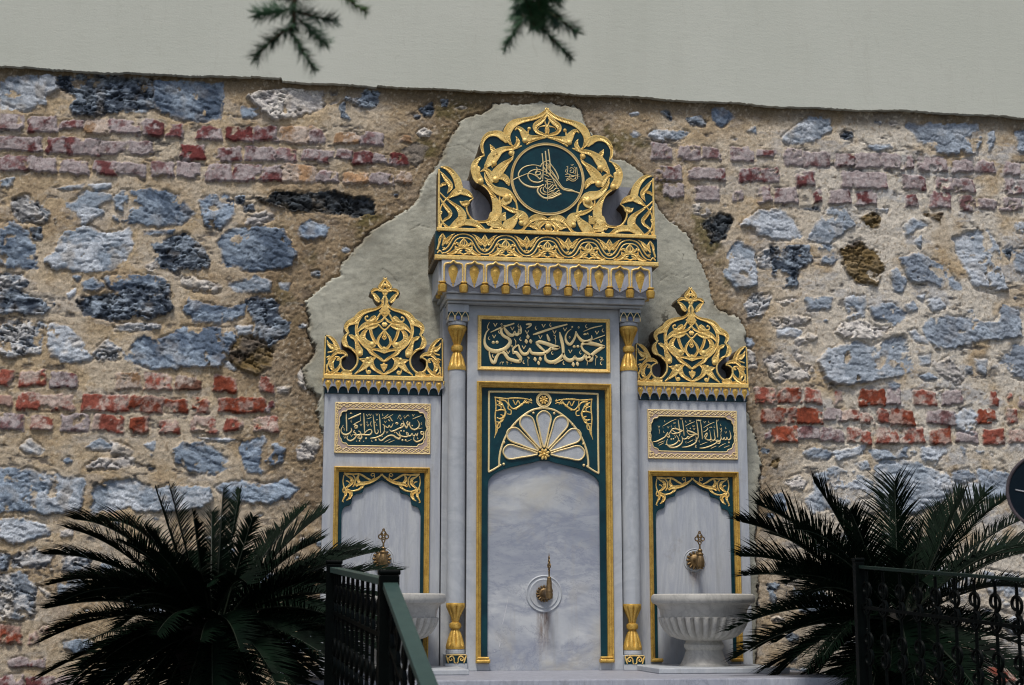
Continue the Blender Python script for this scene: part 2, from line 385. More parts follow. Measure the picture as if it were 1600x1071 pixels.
# type: g blue-grey, l light grey, d dark slate, k black, b brown, w pale pinkish white, m mottled, o ochre, s smooth grey mortar
STONES = """A l 0,120 60,90 250,90 265,130 200,170 200,220 100,235 0,225
A d 275,90 420,85 680,100 690,225 560,230 470,255 350,260 320,215 360,190 340,160 270,130
A g 705,115 1000,120 995,280 880,285 800,275 700,225 690,180
A w 1120,180 1200,165 1300,150 1440,160 1520,150 1520,200 1330,265 1240,270 1180,235
A g 1100,225 1160,235 1165,270 1095,275
A l 560,235 670,240 660,252 570,248
A l 0,560 60,545 50,575 0,592
A l 250,590 380,575 370,590 280,598
A m 60,640 110,625 140,660 215,690 240,735 190,745 100,735 60,700
A l 310,670 400,610 495,630 430,680 460,700 380,745 350,700
A g 520,640 560,610 720,600 800,625 875,700 820,750 700,755 590,745 525,725
A g 905,650 950,630 1050,640 1060,710 990,765 930,755
A d 1065,630 1105,625 1100,660 1070,655
A d 1100,670 1150,665 1150,692 1105,692
A w 1120,720 1200,700 1245,725 1180,750 1115,755
A g 0,750 60,755 120,800 155,880 160,950 60,945 0,935
A d 140,775 185,765 185,820 150,815
A l 215,920 300,800 380,770 470,800 580,780 600,840 560,900 510,955 380,965 240,950
A g 650,785 790,780 780,800 655,802
A d 690,850 840,800 900,850 940,910 930,945 780,955 700,930 720,895
A w 665,940 700,925 710,945 675,970
A g 1000,840 1040,780 1180,770 1270,780 1335,880 1310,945 1140,960 1010,930
A m 0,990 100,985 120,1020 60,1071 0,1060
A g 330,990 365,990 350,1015
A g 375,1020 420,1000 460,1030 430,1060 380,1050
A g 480,1000 600,985 740,1000 760,1071 600,1071 500,1040
A w 820,990 900,1010 1000,1040 980,1060 880,1050 820,1020
A l 1040,1030 1150,995 1220,1020 1220,1055 1080,1060
A l 1265,1020 1310,1020 1300,1050 1270,1045
A l 400,575 500,570 500,585 430,600
K k 0,120 60,130 90,100 200,105 350,95 480,120 560,135 560,185 500,195 470,210 420,185 340,190 220,185 130,165 60,150
K g 215,255 260,235 340,265 330,300 280,305 240,325 215,295
B d 0,40 80,45 160,90 250,80 240,110 190,150 80,140 0,145
B l 315,60 350,35 345,60 320,75
B d 355,90 470,70 560,50 640,25 780,15 790,130 720,165 500,170 400,150
B g 860,130 880,90 960,110 1050,125 1140,115 1120,160 1010,190 900,180
B d 1150,95 1200,80 1280,100 1300,170 1345,190 1330,240 1250,290 1190,240 1180,150
B l 1100,210 1170,205 1170,240 1110,245
B m 530,210 600,195 745,200 740,220 600,230 535,228
B m 0,230 40,180 130,170 200,200 180,330 100,340 20,350 0,320
B l 190,200 300,210 350,260 420,300 420,360 330,378 250,340
B m 440,330 500,280 570,330 560,355 460,360
B g 590,350 640,270 690,260 720,285 860,220 1090,220 1095,260 1050,350 1010,390 700,398
B b 1070,310 1120,260 1210,265 1265,320 1250,390 1180,428 1110,400 1080,360
B l 1040,375 1085,365 1090,410 1050,395
B l 100,770 140,735 200,780 180,795 110,790
B l 400,770 470,735 515,760 515,780 430,782
B w 515,750 560,760 615,790 600,808 520,800
B l 670,760 720,745 710,785
B l 925,725 1090,735 1060,745 960,740
B g 795,790 850,755 950,760 1030,810 1060,860 1000,890 900,885 820,830
B g 1120,780 1150,745 1220,730 1240,760 1320,780 1300,840 1230,885 1150,880
B w 1395,770 1430,730 1480,740 1460,820 1390,820
B w 400,860 460,825 620,825 620,850 540,868 410,870
B w 1385,430 1410,400 1420,500 1390,480
B w 1285,490 1355,490 1340,520 1290,515
B g 0,880 150,880 230,930 220,980 130,1020 180,1071 0,1060
B l 205,890 390,930 360,1060 190,1071 150,1020 235,970
B l 440,950 600,925 720,965 970,965 980,1010 930,1045 750,1065 600,1050 440,1071
B g 1010,960 1130,935 1240,960 1330,930 1380,960 1340,1000 1200,1025 1080,1010
C l 0,360 80,360 180,390 205,415 60,460 0,430
C m 50,520 130,490 200,510 260,490 385,510 370,575 250,580 150,560 60,560
C m 0,600 80,600 145,640 140,770 80,790 0,785
C l 255,620 350,615 360,650 250,680
C d 0,510 40,515 30,580 0,585
C l 430,560 490,540 490,575 440,580
C g 510,630 570,590 660,660 720,780 620,750 530,700
C w 260,410 310,400 310,430 260,435
C w 165,650 215,680 200,695
D d 260,280 300,250 300,330 330,385 270,370
D d 320,230 430,235 480,165 570,190 560,240 500,295 430,290 400,250
D d 900,310 990,270 1000,340 940,360
D d 850,350 900,360 890,390 860,380
D d 1070,240 1120,235 1110,290 1070,290
D w 880,500 940,460 990,500 960,530 900,525
D s 760,640 880,590 960,620 860,760 820,700
E l 35,215 60,200 200,205 180,225 80,240
E d 195,150 250,140 280,160 270,178 210,170
E g 305,115 345,110 385,140 340,180 310,160
E d 90,120 120,115 130,150
E l 600,230 700,150 790,150 790,200 700,245 620,250
E l 450,200 480,180 485,210
E g 1120,175 1400,175 1425,220 1400,290 1280,300 1160,240
E g 950,265 1040,255 1050,270 990,282
E l 1450,210 1475,200 1475,240 1455,285
E g 1570,210 1600,200 1640,290 1580,280
E w 220,510 250,500 295,540 270,552 230,540
E k 270,590 330,550 370,555 380,570 350,640 300,665 290,630
E l 425,590 500,540 590,530 650,590 665,640 560,650 480,620
E l 700,650 760,560 800,520 850,520 890,590 780,665
E d 660,525 750,515 750,535
E b 930,560 980,540 1000,560 990,600 940,600
E l 985,525 1040,520 1030,540
E l 1100,600 1140,570 1190,590 1110,628
E l 1145,660 1175,630 1170,690
E b 1185,545 1260,545 1245,575
E l 365,740 400,665 475,700 480,840 400,855 355,790
E m 485,720 545,690 560,770 500,760
E d 550,690 700,680 710,740 660,770 650,840 600,845 560,790
E g 745,690 780,665 820,710 800,750 750,740
E b 835,700 920,660 990,700 1015,760 990,840 900,820 850,760
E g 1085,730 1180,715 1260,770 1335,850 1290,855 1200,820 1140,830
E g 1050,790 1070,780 1105,820 1090,870 1060,860
E l 1310,650 1440,600 1500,700 1490,780 1530,860 1480,870 1400,850 1360,780 1330,720
E d 1515,700 1550,680 1540,730
E g 1560,700 1640,690 1640,800 1570,780
E l 1560,590 1600,580 1600,625 1570,620
E m 440,920 470,880 540,890 500,970 450,975
E l 690,900 800,895 790,940 700,940
E w 570,910 650,900 600,925
E l 860,900 940,890 930,970 870,980
E g 960,940 1050,920 1105,960 1060,1000 980,980
E g 1105,925 1140,915 1155,940 1120,955
E l 1195,910 1240,895 1270,930 1220,945
E l 1155,890 1190,880 1180,905
G w 150,65 230,50 350,60 330,90 270,90 180,115
G l 180,130 250,105 315,130 290,150 185,150
G w 280,180 360,140 385,160 290,200
G w 490,130 520,95 640,80 700,110 770,115 740,145 660,165 560,160
G l 870,130 900,125 970,190 920,180
G g 950,110 1000,45 1140,60 1240,80 1330,80 1370,0 1440,20 1455,150 1300,165 1160,190 1030,225 970,150
G g 1140,20 1200,15 1230,70 1150,55
G l 400,290 450,220 600,190 680,215 700,200 840,150 880,220 900,350 800,355 650,390 540,395 450,385
G w 30,230 60,240 75,310 30,325
G w 120,270 190,250 220,300 330,330 340,370 170,375
G w 280,245 330,270 370,330 340,320
G l 925,260 985,250 980,300 935,300
G w 1000,300 1080,275 1150,370 1130,395 1040,350
G g 930,360 980,345 1025,375 960,380
G g 1350,290 1430,210 1540,200 1540,385 1400,350
G g 755,395 790,390 820,410 790,430 765,420
G d 1170,310 1200,310 1200,350 1170,350
G l 1220,270 1280,280 1270,350 1225,330
G l 1120,560 1200,530 1240,600 1200,655 1130,630
G g 320,760 370,740 475,760 450,795 350,790
G l 480,760 640,730 620,760 500,800
G l 665,750 760,750 800,790 700,800
G g 820,750 860,735 905,760 870,790 810,790
G l 940,740 1065,750 1020,790 1010,830 945,790
G l 590,820 650,810 670,845 620,850
G g 1140,730 1170,740 1160,780
G g 1220,750 1265,755 1240,770
G b 145,830 160,800 195,790 180,835
G w 220,915 300,880 335,920 310,945 250,940
G l 395,880 470,840 560,860 680,920 690,980 600,1000 500,1050 370,1060 335,1020 380,950
G l 700,830 740,810 920,820 1060,880 1105,930 1060,1000 900,1071 740,1071 695,970
G g 1100,870 1180,850 1215,890 1150,920 1105,910
G l 1110,920 1240,930 1230,1000 1140,1000
G g 1240,850 1380,870 1390,980 1280,1000 1240,940
G g 165,990 210,980 230,1060 180,1060
H d 170,620 240,605 290,640 260,700 200,700
H g 620,520 760,500 800,600 640,620
H l 860,560 1060,540 1100,640 900,660
H g 300,660 420,640 460,720 320,740
H l 1150,560 1300,580 1320,660 1180,660"""
# bricks: type r red, R strong red, m maroon, p pale lime-smeared, o ochre
BRICKS = """A p 0,260,110,330 m 130,270,255,335 m 270,285,380,320 o 385,280,490,345 p 500,285,630,345 m 635,290,735,350 m 755,300,820,360 m 895,315,1005,370 M 1020,315,1140,375 m 1150,315,1255,375 o 1270,315,1385,385 o 1395,320,1447,385
A m -60,360,185,420 m 215,365,450,435 m 460,380,685,435 M 815,395,925,460 m 985,410,1085,465 p 1110,405,1245,465 p 1250,410,1340,465 m 1370,415,1430,460
A p 0,445,125,510 p 130,450,250,515 p 280,465,400,525 m 425,470,525,525 p 530,475,655,530 p 690,475,785,535 p 800,475,900,540 p 935,485,1045,555 m 1060,485,1180,555 m 1190,495,1280,555 o 1285,490,1430,560
B r 0,415,60,480 r 90,420,210,485 m 235,425,355,490 o 545,430,655,495 r 675,430,795,500 b 820,445,930,500 R 995,440,1095,510 r 1215,450,1270,510
B R -60,530,50,570 r 85,525,340,595 r 385,525,600,600 R 605,535,755,605 R 760,545,870,605 R 900,545,965,605 R 1020,545,1240,605 m 1245,560,1275,600
B p 0,620,105,685 r 150,630,240,685 p 285,620,410,695 r 435,620,570,690 R 605,630,690,700 r 745,645,830,700 r 890,630,1005,700 r 1050,640,1130,685 r 1180,630,1290,695
C R 0,815,90,890 r 130,840,160,890 r 180,820,210,840 p 40,955,125,985 m 130,960,185,990 m 0,1030,100,1071 m 110,1035,240,1071 m 250,1035,340,1071
D p 20,475,130,575 o 220,495,410,580 p 430,500,600,590 o 745,530,820,570 m 0,640,200,720 p 240,640,360,710 m 370,650,520,740 p 525,670,665,740 M 670,670,800,750 p 75,800,240,880 o 300,820,490,895 p 500,820,690,905 o 710,810,830,890
E p 50,255,130,315 p 165,265,250,320 p 260,265,330,315 p 380,270,470,325 m 490,280,570,305 p 605,275,675,340 p 685,290,790,345 m 820,295,890,345 p 900,295,1000,350 p 1005,295,1095,355 p 1110,300,1135,350 p 1160,310,1275,365 p 1305,325,1385,370 p 1400,325,1475,370 p 1520,330,1580,380
E m 70,350,170,400 m 205,355,350,400 m 415,355,575,410 m 655,375,725,425 p 845,370,1025,435 m 1100,385,1190,440 p 1235,395,1300,440 p 1310,400,1390,450 p 1520,405,1640,460
E p 100,420,180,470 p 235,430,325,485 m 390,455,425,485 m 495,430,545,495 p 565,435,650,495 m 725,450,755,495 m 790,445,875,500 m 905,450,980,505 m 1105,460,1155,510 p 1215,460,1290,520 p 1335,475,1395,530 p 1415,485,1485,525 p 1500,480,1590,530
G r 70,425,170,500 R 190,425,308,500 r 330,425,410,500 r 480,435,520,515 R 615,435,740,512 p 755,430,820,505 r 900,435,1010,508 p 1045,440,1148,505 r 1300,440,1335,512 r 1395,455,1410,490 m 1450,480,1473,515
G R 105,530,240,600 R 240,525,287,600 R 289,530,415,605 p 430,535,520,590 r 525,540,610,590 r 615,555,680,605 r 705,530,770,600 R 780,535,900,615 p 965,545,1115,612 R 1225,540,1320,605 r 1390,535,1440,605
G m 120,645,145,685 R 160,625,282,705 p 290,625,405,690 p 412,635,530,700 r 550,638,672,710 r 700,635,818,712 r 835,630,945,705 R 983,640,1090,712 p 1120,650,1225,705 r 1260,640,1370,715 r 1395,645,1473,705
H r 960,960,1060,1071 p 1080,900,1240,960 r 1150,990,1290,1050"""
PATCH = """800,161 785,160 770,164 762,173 740,181 731,183 721,188 711,204 702,218 695,236 688,251 678,265 666,277 660,292 654,308 645,320 630,330 616,339
586,358 574,370 560,384 548,398 534,414 531,427 517,437 501,448 488,459 477,469 480,482 483,499 482,514 482,528 493,541 491,557 482,566 473,575 476,590 480,603 497,622
496,640 496,660 507,682 507,1090 1180,1090 1181,1046 1183,908 1182,850 1184,800 1185,764 1190,730 1188,707 1178,674 1166,640 1166,590 1166,535 1166,520 1164,508 1155,497 1140,491 1125,487 1118,478 1112,462
1112,450 1104,430 1096,413 1090,398 1083,380 1079,373 1070,362 1056,350 1046,343 1040,337 1030,325 1024,312 1016,285 997,264 985,256 972,250 959,247 940,225 917,196 912,184 908,171 900,166 880,165 862,159 840,158 820,162"""

NX0, NX1, NZ0, NZ1, STEP = -4.4, 4.5, -0.55, 3.42, 0.006
gx = np.arange(NX0, NX1, STEP); gz = np.arange(NZ0, NZ1, STEP)
GX, GZ = np.meshgrid(gx, gz)          # rows = z
SH = GX.shape
_rng = np.random.default_rng(11)
def vnoise(x, z, fx, fz=None, seed=0):
    fz = fz or fx
    T = np.random.default_rng(seed).random((64, 64))
    u = x*fx+1000.3+seed*7.1; v = z*fz+1000.7+seed*3.3
    iu = np.floor(u).astype(int); iv = np.floor(v).astype(int)
    fu = u-iu; fv = v-iv; fu = fu*fu*(3-2*fu); fv = fv*fv*(3-2*fv)
    a = T[iv % 64, iu % 64]; b = T[iv % 64, (iu+1) % 64]; c = T[(iv+1) % 64, iu % 64]; d = T[(iv+1) % 64, (iu+1) % 64]
    return (a*(1-fu)+b*fu)*(1-fv)+(c*(1-fu)+d*fu)*fv
def fbm(x, z, f, oct=4, seed=0, ax=1.0, gain=0.55):
    s = 0; amp = 1; tot = 0
    for i in range(oct):
        s = s+amp*vnoise(x, z, f*ax, f, seed+i*17); tot += amp; amp *= gain; f *= 2.07
    return s/tot
def sstep(a, b, x):
    t = np.clip((x-a)/(b-a), 0, 1); return t*t*(3-2*t)
def sdf(poly, X, Z):
    """signed distance, positive inside"""
    n = len(poly); best = np.full(X.shape, 1e9); ins = np.zeros(X.shape, bool)
    for i in range(n):
        ax, az = poly[i]; bx, bz = poly[(i+1) % n]
        ex, ez = bx-ax, bz-az; L = ex*ex+ez*ez+1e-12
        t = np.clip(((X-ax)*ex+(Z-az)*ez)/L, 0, 1)
        best = np.minimum(best, (X-ax-t*ex)**2+(Z-az-t*ez)**2)
        cr = ((az > Z) != (bz > Z)) & (X < (bx-ax)*(Z-az)/(bz-az+1e-12)+ax)
        ins ^= cr
    dist = np.sqrt(best); return np.where(ins, dist, -dist)
def chaikin(p, n=1):
    for _ in range(n):
        q = []
        for i in range(len(p)):
            a, b = p[i], p[(i+1) % len(p)]
            q += [(a[0]*.78+b[0]*.22, a[1]*.78+b[1]*.22), (a[0]*.22+b[0]*.78, a[1]*.22+b[1]*.78)]
        p = q
    return p

# mortar -------------------------------------------------------------
n_big = fbm(GX, GZ, 1.3, 4, 3); n_mid = fbm(GX, GZ, 6, 4, 5); n_fine = fbm(GX, GZ, 38, 3, 9, gain=0.7)
n_gr = fbm(GX, GZ, 75, 2, 21, gain=0.8); n_dia = fbm(GX+GZ*0.8, GZ-GX*0.2, 22, 3, 31, ax=0.45)
patch_poly = []
for t in PATCH.split():
    a, b = t.split(','); p = at(float(a), float(b), 0.012); patch_poly.append((p.x, p.z))
sd_patch = sdf(patch_poly, GX, GZ)+(n_fine-0.5)*0.034+(n_mid-0.5)*0.018
def mixa(a, b, t): return a*(1-t[..., None])+np.array(b)*t[..., None]
colr = np.empty(SH+(3,)); colr[:] = (0.50, 0.385, 0.245)
colr = mixa(colr, (0.40, 0.30, 0.19), sstep(0.42, 0.66, n_mid)*0.8)
colr = mixa(colr, (0.54, 0.45, 0.335), sstep(0.50, 0.68, fbm(GX, GZ, 3.1, 4, 41)))
right = sstep(0.8, 2.6, GX)
white = np.clip(right*1.5+sstep(-0.2, 0.3, -np.abs(GZ-1.46))*0.4+sstep(-.25, .1, -np.abs(GZ-2.95))*0.15, 0, 1)*sstep(0.34, 0.58, fbm(GX, GZ, 4.5, 5, 45)+0.06*right)
colr = mixa(colr, (0.64, 0.58, 0.49), white)
blu = sstep(0.55, 0.66, fbm(GX+GZ*0.5, GZ-GX*0.12, 9, 5, 55, ax=0.5, gain=0.65))*(0.30+0.45*right)
colr = mixa(colr, (0.42, 0.43, 0.45), blu*0.8)
drk = sstep(0.66, 0.74, fbm(GX+GZ*0.4, GZ, 16, 4, 57, ax=0.45, gain=0.7))
colr = mixa(colr, (0.06, 0.06, 0.065), drk*0.75)
# brown, mossy roughcast round the patch
brown = sstep(-0.62, -0.02, sd_patch)*sstep(0.9, -0.2, GX)+sstep(-0.26, -0.02, sd_patch)*sstep(-0.2, 0.9, GX)*0.8
brown = np.clip(brown*(0.6+0.9*(n_mid-0.2)), 0, 1)*sstep(0.35, 1.1, GZ)
colr = mixa(colr, (0.20, 0.142, 0.085), brown*0.95)
moss = sstep(0.12, 0.02, np.abs(sd_patch+0.10))*sstep(0.42, 0.6, n_mid)*sstep(1.7, 2.4, GZ)
colr = mixa(colr, (0.11, 0.095, 0.025), moss*0.7)
colr = mixa(colr, (0.15, 0.115, 0.07), sstep(3.17, 3.31, GZ+0.10*(n_mid-0.5))*0.8)  # under the render's edge: overhang shade put into the masonry colour
speck = sstep(0.62, 0.78, n_gr); colr = mixa(colr, (0.22, 0.15, 0.08), speck*0.55)
colr = mixa(colr, (0.62, 0.54, 0.42), sstep(0.66, 0.80, fbm(GX, GZ, 60, 2, 77))*0.5)
hgt = (n_fine-0.5)*0.008+(n_gr-0.5)*0.008+(n_dia-0.5)*0.009+(n_mid-0.5)*0.020
hgt += brown*((n_gr-0.5)*0.012)+blu*0.002-drk*0.007*(1-brown)
hgt *= 0.60; base_h = hgt.copy()
P_st = dict(g=((0.105, 0.142, 0.20), (0.265, 0.325, 0.40), (0.035, 0.045, 0.06)), l=((0.26, 0.31, 0.37), (0.50, 0.535, 0.58), (0.09, 0.11, 0.14)),
            d=((0.055, 0.072, 0.10), (0.27, 0.32, 0.38), (0.018, 0.022, 0.028)), k=((0.018, 0.020, 0.022), (0.06, 0.07, 0.08), (0.006, 0.007, 0.008)),
            b=((0.07, 0.05, 0.035), (0.15, 0.125, 0.10), (0.02, 0.015, 0.012)), w=((0.47, 0.44, 0.42), (0.60, 0.56, 0.51), (0.20, 0.19, 0.19)),
            m=((0.20, 0.23, 0.27), (0.54, 0.53, 0.52), (0.03, 0.032, 0.038)), s=((0.20, 0.17, 0.14), (0.26, 0.22, 0.18), (0.12, 0.10, 0.08)))
_sid = 0
def put_stone(kind, poly, extra_w=0.0):
    global _sid
    _sid += 1; r = np.random.default_rng(500+_sid)
    xs = [p[0] for p in poly]; zs = [p[1] for p in poly]
    i0 = max(0, int((min(zs)-0.05-NZ0)/STEP)); i1 = min(SH[0], int((max(zs)+0.05-NZ0)/STEP)+1)
    j0 = max(0, int((min(xs)-0.05-NX0)/STEP)); j1 = min(SH[1], int((max(xs)+0.05-NX0)/STEP)+1)
    if i1-i0 < 3 or j1-j0 < 3: return
    X = GX[i0:i1, j0:j1]; Z = GZ[i0:i1, j0:j1]; sd = _sid*13
    size = min(max(xs)-min(xs), max(zs)-min(zs))
    D = sdf(poly, X, Z)+(fbm(X, Z, 22, 4, sd, gain=0.65)-0.5)*min(0.040, 0.34*size)+(fbm(X, Z, 90, 2, sd+1)-0.5)*0.010+min(0.014, size*0.14)
    D += extra_w
    m = sstep(-0.002, 0.004, D)
    c1, c2, c3 = [np.array(c) for c in P_st[kind]]
    a = R(r.uniform(-32, 8)); U = X*math.cos(a)+Z*math.sin(a); V = -X*math.sin(a)+Z*math.cos(a)
    warp = fbm(X, Z, 9, 3, sd+2)
    st = V*r.uniform(26, 42)+warp*2.6; fr = st-np.floor(st)          # strata
    strat = np.abs(fr-0.5)*2
    lay = vnoise(np.floor(st), np.floor(U*7+warp*3), 0.77, 1.3, sd+3)
    n1 = fbm(U, V, 14, 5, sd+4, ax=0.5, gain=0.65); n2 = fbm(U, V, 60, 3, sd+5, ax=0.5, gain=0.7)
    rid = 1-np.abs(2*fbm(U, V, 17, 4, sd+14, ax=0.6, gain=0.6)-1)
    t = sstep(0.43, 0.57, (n1*0.6+n2*0.4) if kind not in 'gl' else (fbm(U, V, 7, 4, sd+15, ax=0.6, gain=0.6)*0.55+n1*0.25+n2*0.2))
    c = c1*(1-t[..., None])+c2*t[..., None]
    crack = sstep(0.87, 0.99, strat)*sstep(0.45, 0.60, fbm(U, V, 10, 3, sd+6, ax=0.5))
    if kind in 'dmb': crack = np.clip(crack*1.3+sstep(0.56, 0.70, n1), 0, 1)
    crack = np.clip(crack*(0.5 if kind in 'glw' else 0.75)+sstep(0.94, 0.985, rid)*(0.30 if kind in 'gl' else 0.8), 0, 1)
    c = c*(1-0.85*crack[..., None])+c3*(0.85*crack[..., None])
    hi = sstep(0.60, 0.72, n2*0.5+n1*0.5)[..., None]*0.55; c = c*(1-hi)+(c2*1.25)*hi
    warm = sstep(0.58, 0.75, fbm(X, Z, 11, 3, sd+7))*(0.35 if kind in 'lwm' else 0.18)
    c = c*(1-warm[..., None])+np.array((0.46, 0.36, 0.24))*warm[..., None]
    c = c*((0.80+0.40*n2[..., None]) if kind in 'gl' else (0.62+0.76*n2[..., None]))*r.uniform(0.88, 1.15)
    if kind == 'b':
        oc = sstep(0.3, 0.5, fbm(X, Z, 8, 3, sd+8)-(Z-np.mean(zs))*3)[..., None]*0.5
        c = c*(1-oc)+np.array((0.24, 0.16, 0.05))*oc
    rr_ = float(np.clip((np.mean(xs)-0.8)/1.8, 0, 1))*0.42
    if kind in 'gl': c = c*(1-rr_)+np.array((0.40, 0.435, 0.48))*(0.75+0.5*n2[..., None])*rr_
    # lime smears near the rim
    sm = sstep(0.022, 0.0, D)*sstep(0.45, 0.6, fbm(X, Z, 20, 3, sd+9))*(0.2 if kind in 'dk' else 0.55)
    c = c*(1-sm[..., None])+colr[i0:i1, j0:j1]*sm[..., None]
    cov = sstep(0.655, 0.70, fbm(X, Z, 10, 5, sd+31, gain=0.62)+0.03*float(np.mean(xs) > 0.8)+0.05*sstep(0.03, 0.0, D))*(0 if kind == 'k' else 0.95)
    if size > 0.06: m = m*(1-cov)
    tx, tz = r.uniform(-0.10, 0.10), r.uniform(-0.12, 0.02)
    rough = {'d': 1.05, 'm': 1.15, 'k': 1.2, 'b': 1.3, 'g': 0.62, 'l': 0.55, 'w': 0.9, 's': 0.3}[kind]
    h = (0.006+tx*(X-np.mean(xs))+tz*(Z-np.mean(zs))+rough*((lay-0.5)*0.013+(n1-0.5)*0.026+(n2-0.5)*0.014-crack*0.012-sstep(0.8,1,rid)*0.008))
    h = h*sstep(-0.001, 0.008, D)+0.002
    if kind == 'k': h = h-0.016*sstep(0, 0.02, D)
    if kind == 's': h = h-0.006
    Hb = hgt[i0:i1, j0:j1]; groove = sstep(0.012, 0.0, np.abs(D))*0.009*sstep(0.4, 0.6, fbm(X, Z, 15, 2, sd+10))
    hgt[i0:i1, j0:j1] = Hb*(1-m)+(h+Hb*0.22)*m-groove
    colr[i0:i1, j0:j1] = colr[i0:i1, j0:j1]*(1-m[..., None])+c*m[..., None]
P_br = dict(r=((0.235, 0.066, 0.045), 0.62), R=((0.20, 0.045, 0.022), 0.38), m=((0.125, 0.040, 0.040), 0.70), p=((0.17, 0.085, 0.085), 0.92),
            o=((0.33, 0.20, 0.11), 0.75), b=((0.13, 0.06, 0.04), 0.5), M=((0.13, 0.030, 0.028), 0.40))
def put_brick(kind, x0, z0, x1, z1):
    global _sid
    _sid += 1; r = np.random.default_rng(900+_sid); sd = _sid*11
    i0 = max(0, int((z0-0.04-NZ0)/STEP)); i1 = min(SH[0], int((z1+0.04-NZ0)/STEP)+1)
    j0 = max(0, int((x0-0.04-NX0)/STEP)); j1 = min(SH[1], int((x1+0.04-NX0)/STEP)+1)
    if i1-i0 < 3 or j1-j0 < 3: return
    X = GX[i0:i1, j0:j1]; Z = GZ[i0:i1, j0:j1]
    s = r.uniform(-0.006, 0.006)
    poly = [(x0, z0+s), (x1, z0-s), (x1-r.uniform(0, .012), z1-s-r.uniform(0, .01)), (x0+r.uniform(0, .012), z1+s-r.uniform(0, .01))]
    D = sdf(poly, X, Z)+0.010+(fbm(X, Z, 24, 3, sd)-0.5)*0.026+(fbm(X, Z, 80, 2, sd+1)-0.5)*0.010
    # eaten corner
    cx, cz = r.choice([x0, x1]), r.choice([z0, z1, z1])
    D = np.minimum(D, np.hypot((X-cx), (Z-cz)*1.3)-r.uniform(0, 0.022))
    m = sstep(-0.002, 0.004, D)
    c0, smear = P_br[kind]; c0 = np.array(c0)
    n1 = fbm(X, Z, 17, 4, sd+2, gain=0.65); n2 = fbm(X, Z, 70, 2, sd+3)
    c = c0*(0.62+0.85*n1[..., None])*(0.8+0.4*n2[..., None])*r.uniform(0.85, 1.2)
    sc = r.uniform(-0.06, 0.06)
    lim = sstep(0.62-0.34*smear+sc, 0.80-0.34*smear+sc, fbm(X, Z, 12, 5, sd+4, gain=0.7)+sstep(0.012, 0.0, D)*0.10)
    pale = np.array((0.43, 0.385, 0.38)) if kind in 'pmM' else np.array((0.52, 0.44, 0.38))
    pale = pale*(0.75+0.5*fbm(X, Z, 30, 3, sd+22, gain=0.7))[..., None]
    lim = lim*(0.9 if kind != 'R' else 0.6)*(0.55+0.6*n2)
    c = c*(1-lim[..., None])+pale*lim[..., None]
    drk_ = sstep(0.60, 0.70, fbm(X, Z, 32, 4, sd+21, gain=0.7))[..., None]*0.55; c = c*(1-drk_)+c0*0.30*drk_
    over = sstep(0.64, 0.72, fbm(X, Z, 13, 4, sd+23, gain=0.7))*0.85; m = m*(1-over)
    h = 0.010+(n1-0.5)*0.014+(n2-0.5)*0.005+(Z-(z0+z1)/2)*r.uniform(-0.25, 0.05)
    h = h*sstep(-0.001, 0.009, D)
    Hb = hgt[i0:i1, j0:j1]; groove = sstep(0.009, 0.0, np.abs(D+0.001))*0.007*sstep(0.42, 0.6, fbm(X, Z, 15, 2, sd+10))
    hgt[i0:i1, j0:j1] = Hb*(1-m)+(h+Hb*0.3)*m-groove
    colr[i0:i1, j0:j1] = colr[i0:i1, j0:j1]*(1-m[..., None])+c*m[..., None]
occ = np.zeros((SH[0]//8+2, SH[1]//8+2), bool)
def mark(poly):
    xs = [p[0] for p in poly]; zs = [p[1] for p in poly]
    a, b = int((min(zs)-NZ0-0.015)/STEP/8), int((max(zs)-NZ0+0.015)/STEP/8); c, d = int((min(xs)-NX0-0.02)/STEP/8), int((max(xs)-NX0+0.02)/STEP/8)
    occ[max(0, a):max(0, b+1), max(0, c):max(0, d+1)] = True
def free(poly):
    xs = [p[0] for p in poly]; zs = [p[1] for p in poly]
    a, b = int((min(zs)-NZ0)/STEP/8), int((max(zs)-NZ0)/STEP/8); c, d = int((min(xs)-NX0)/STEP/8), int((max(xs)-NX0)/STEP/8)
    return not occ[max(0, a):max(0, b+1), max(0, c):max(0, d+1)].any()
def wp(w, x, y):
    o = ZS[w]; p = at(o[0]+x/o[2], o[1]+y/o[2], 0); return (p.x, p.z)
allst = []
for ln in STONES.split('\n'):
    t = ln.split(); poly = [wp(t[0], *[float(q) for q in s.split(',')]) for s in t[2:]]
    allst.append((t[1], poly)); mark(poly)
for ln in BRICKS.split('\n'):
    t = ln.split()
    for k in range(1, len(t), 2):
        a = [float(q) for q in t[k+1].split(',')]
        p0 = wp(t[0], a[0], a[3]); p1 = wp(t[0], a[2], a[1]); q0 = wp(t[0], a[0], a[1]); q1 = wp(t[0], a[2], a[3])
        put_brick(t[k], (p0[0]+q0[0])/2, (p0[1]+q1[1])/2, (p1[0]+q1[0])/2, (p1[1]+q0[1])/2)
        mark([p0, p1])
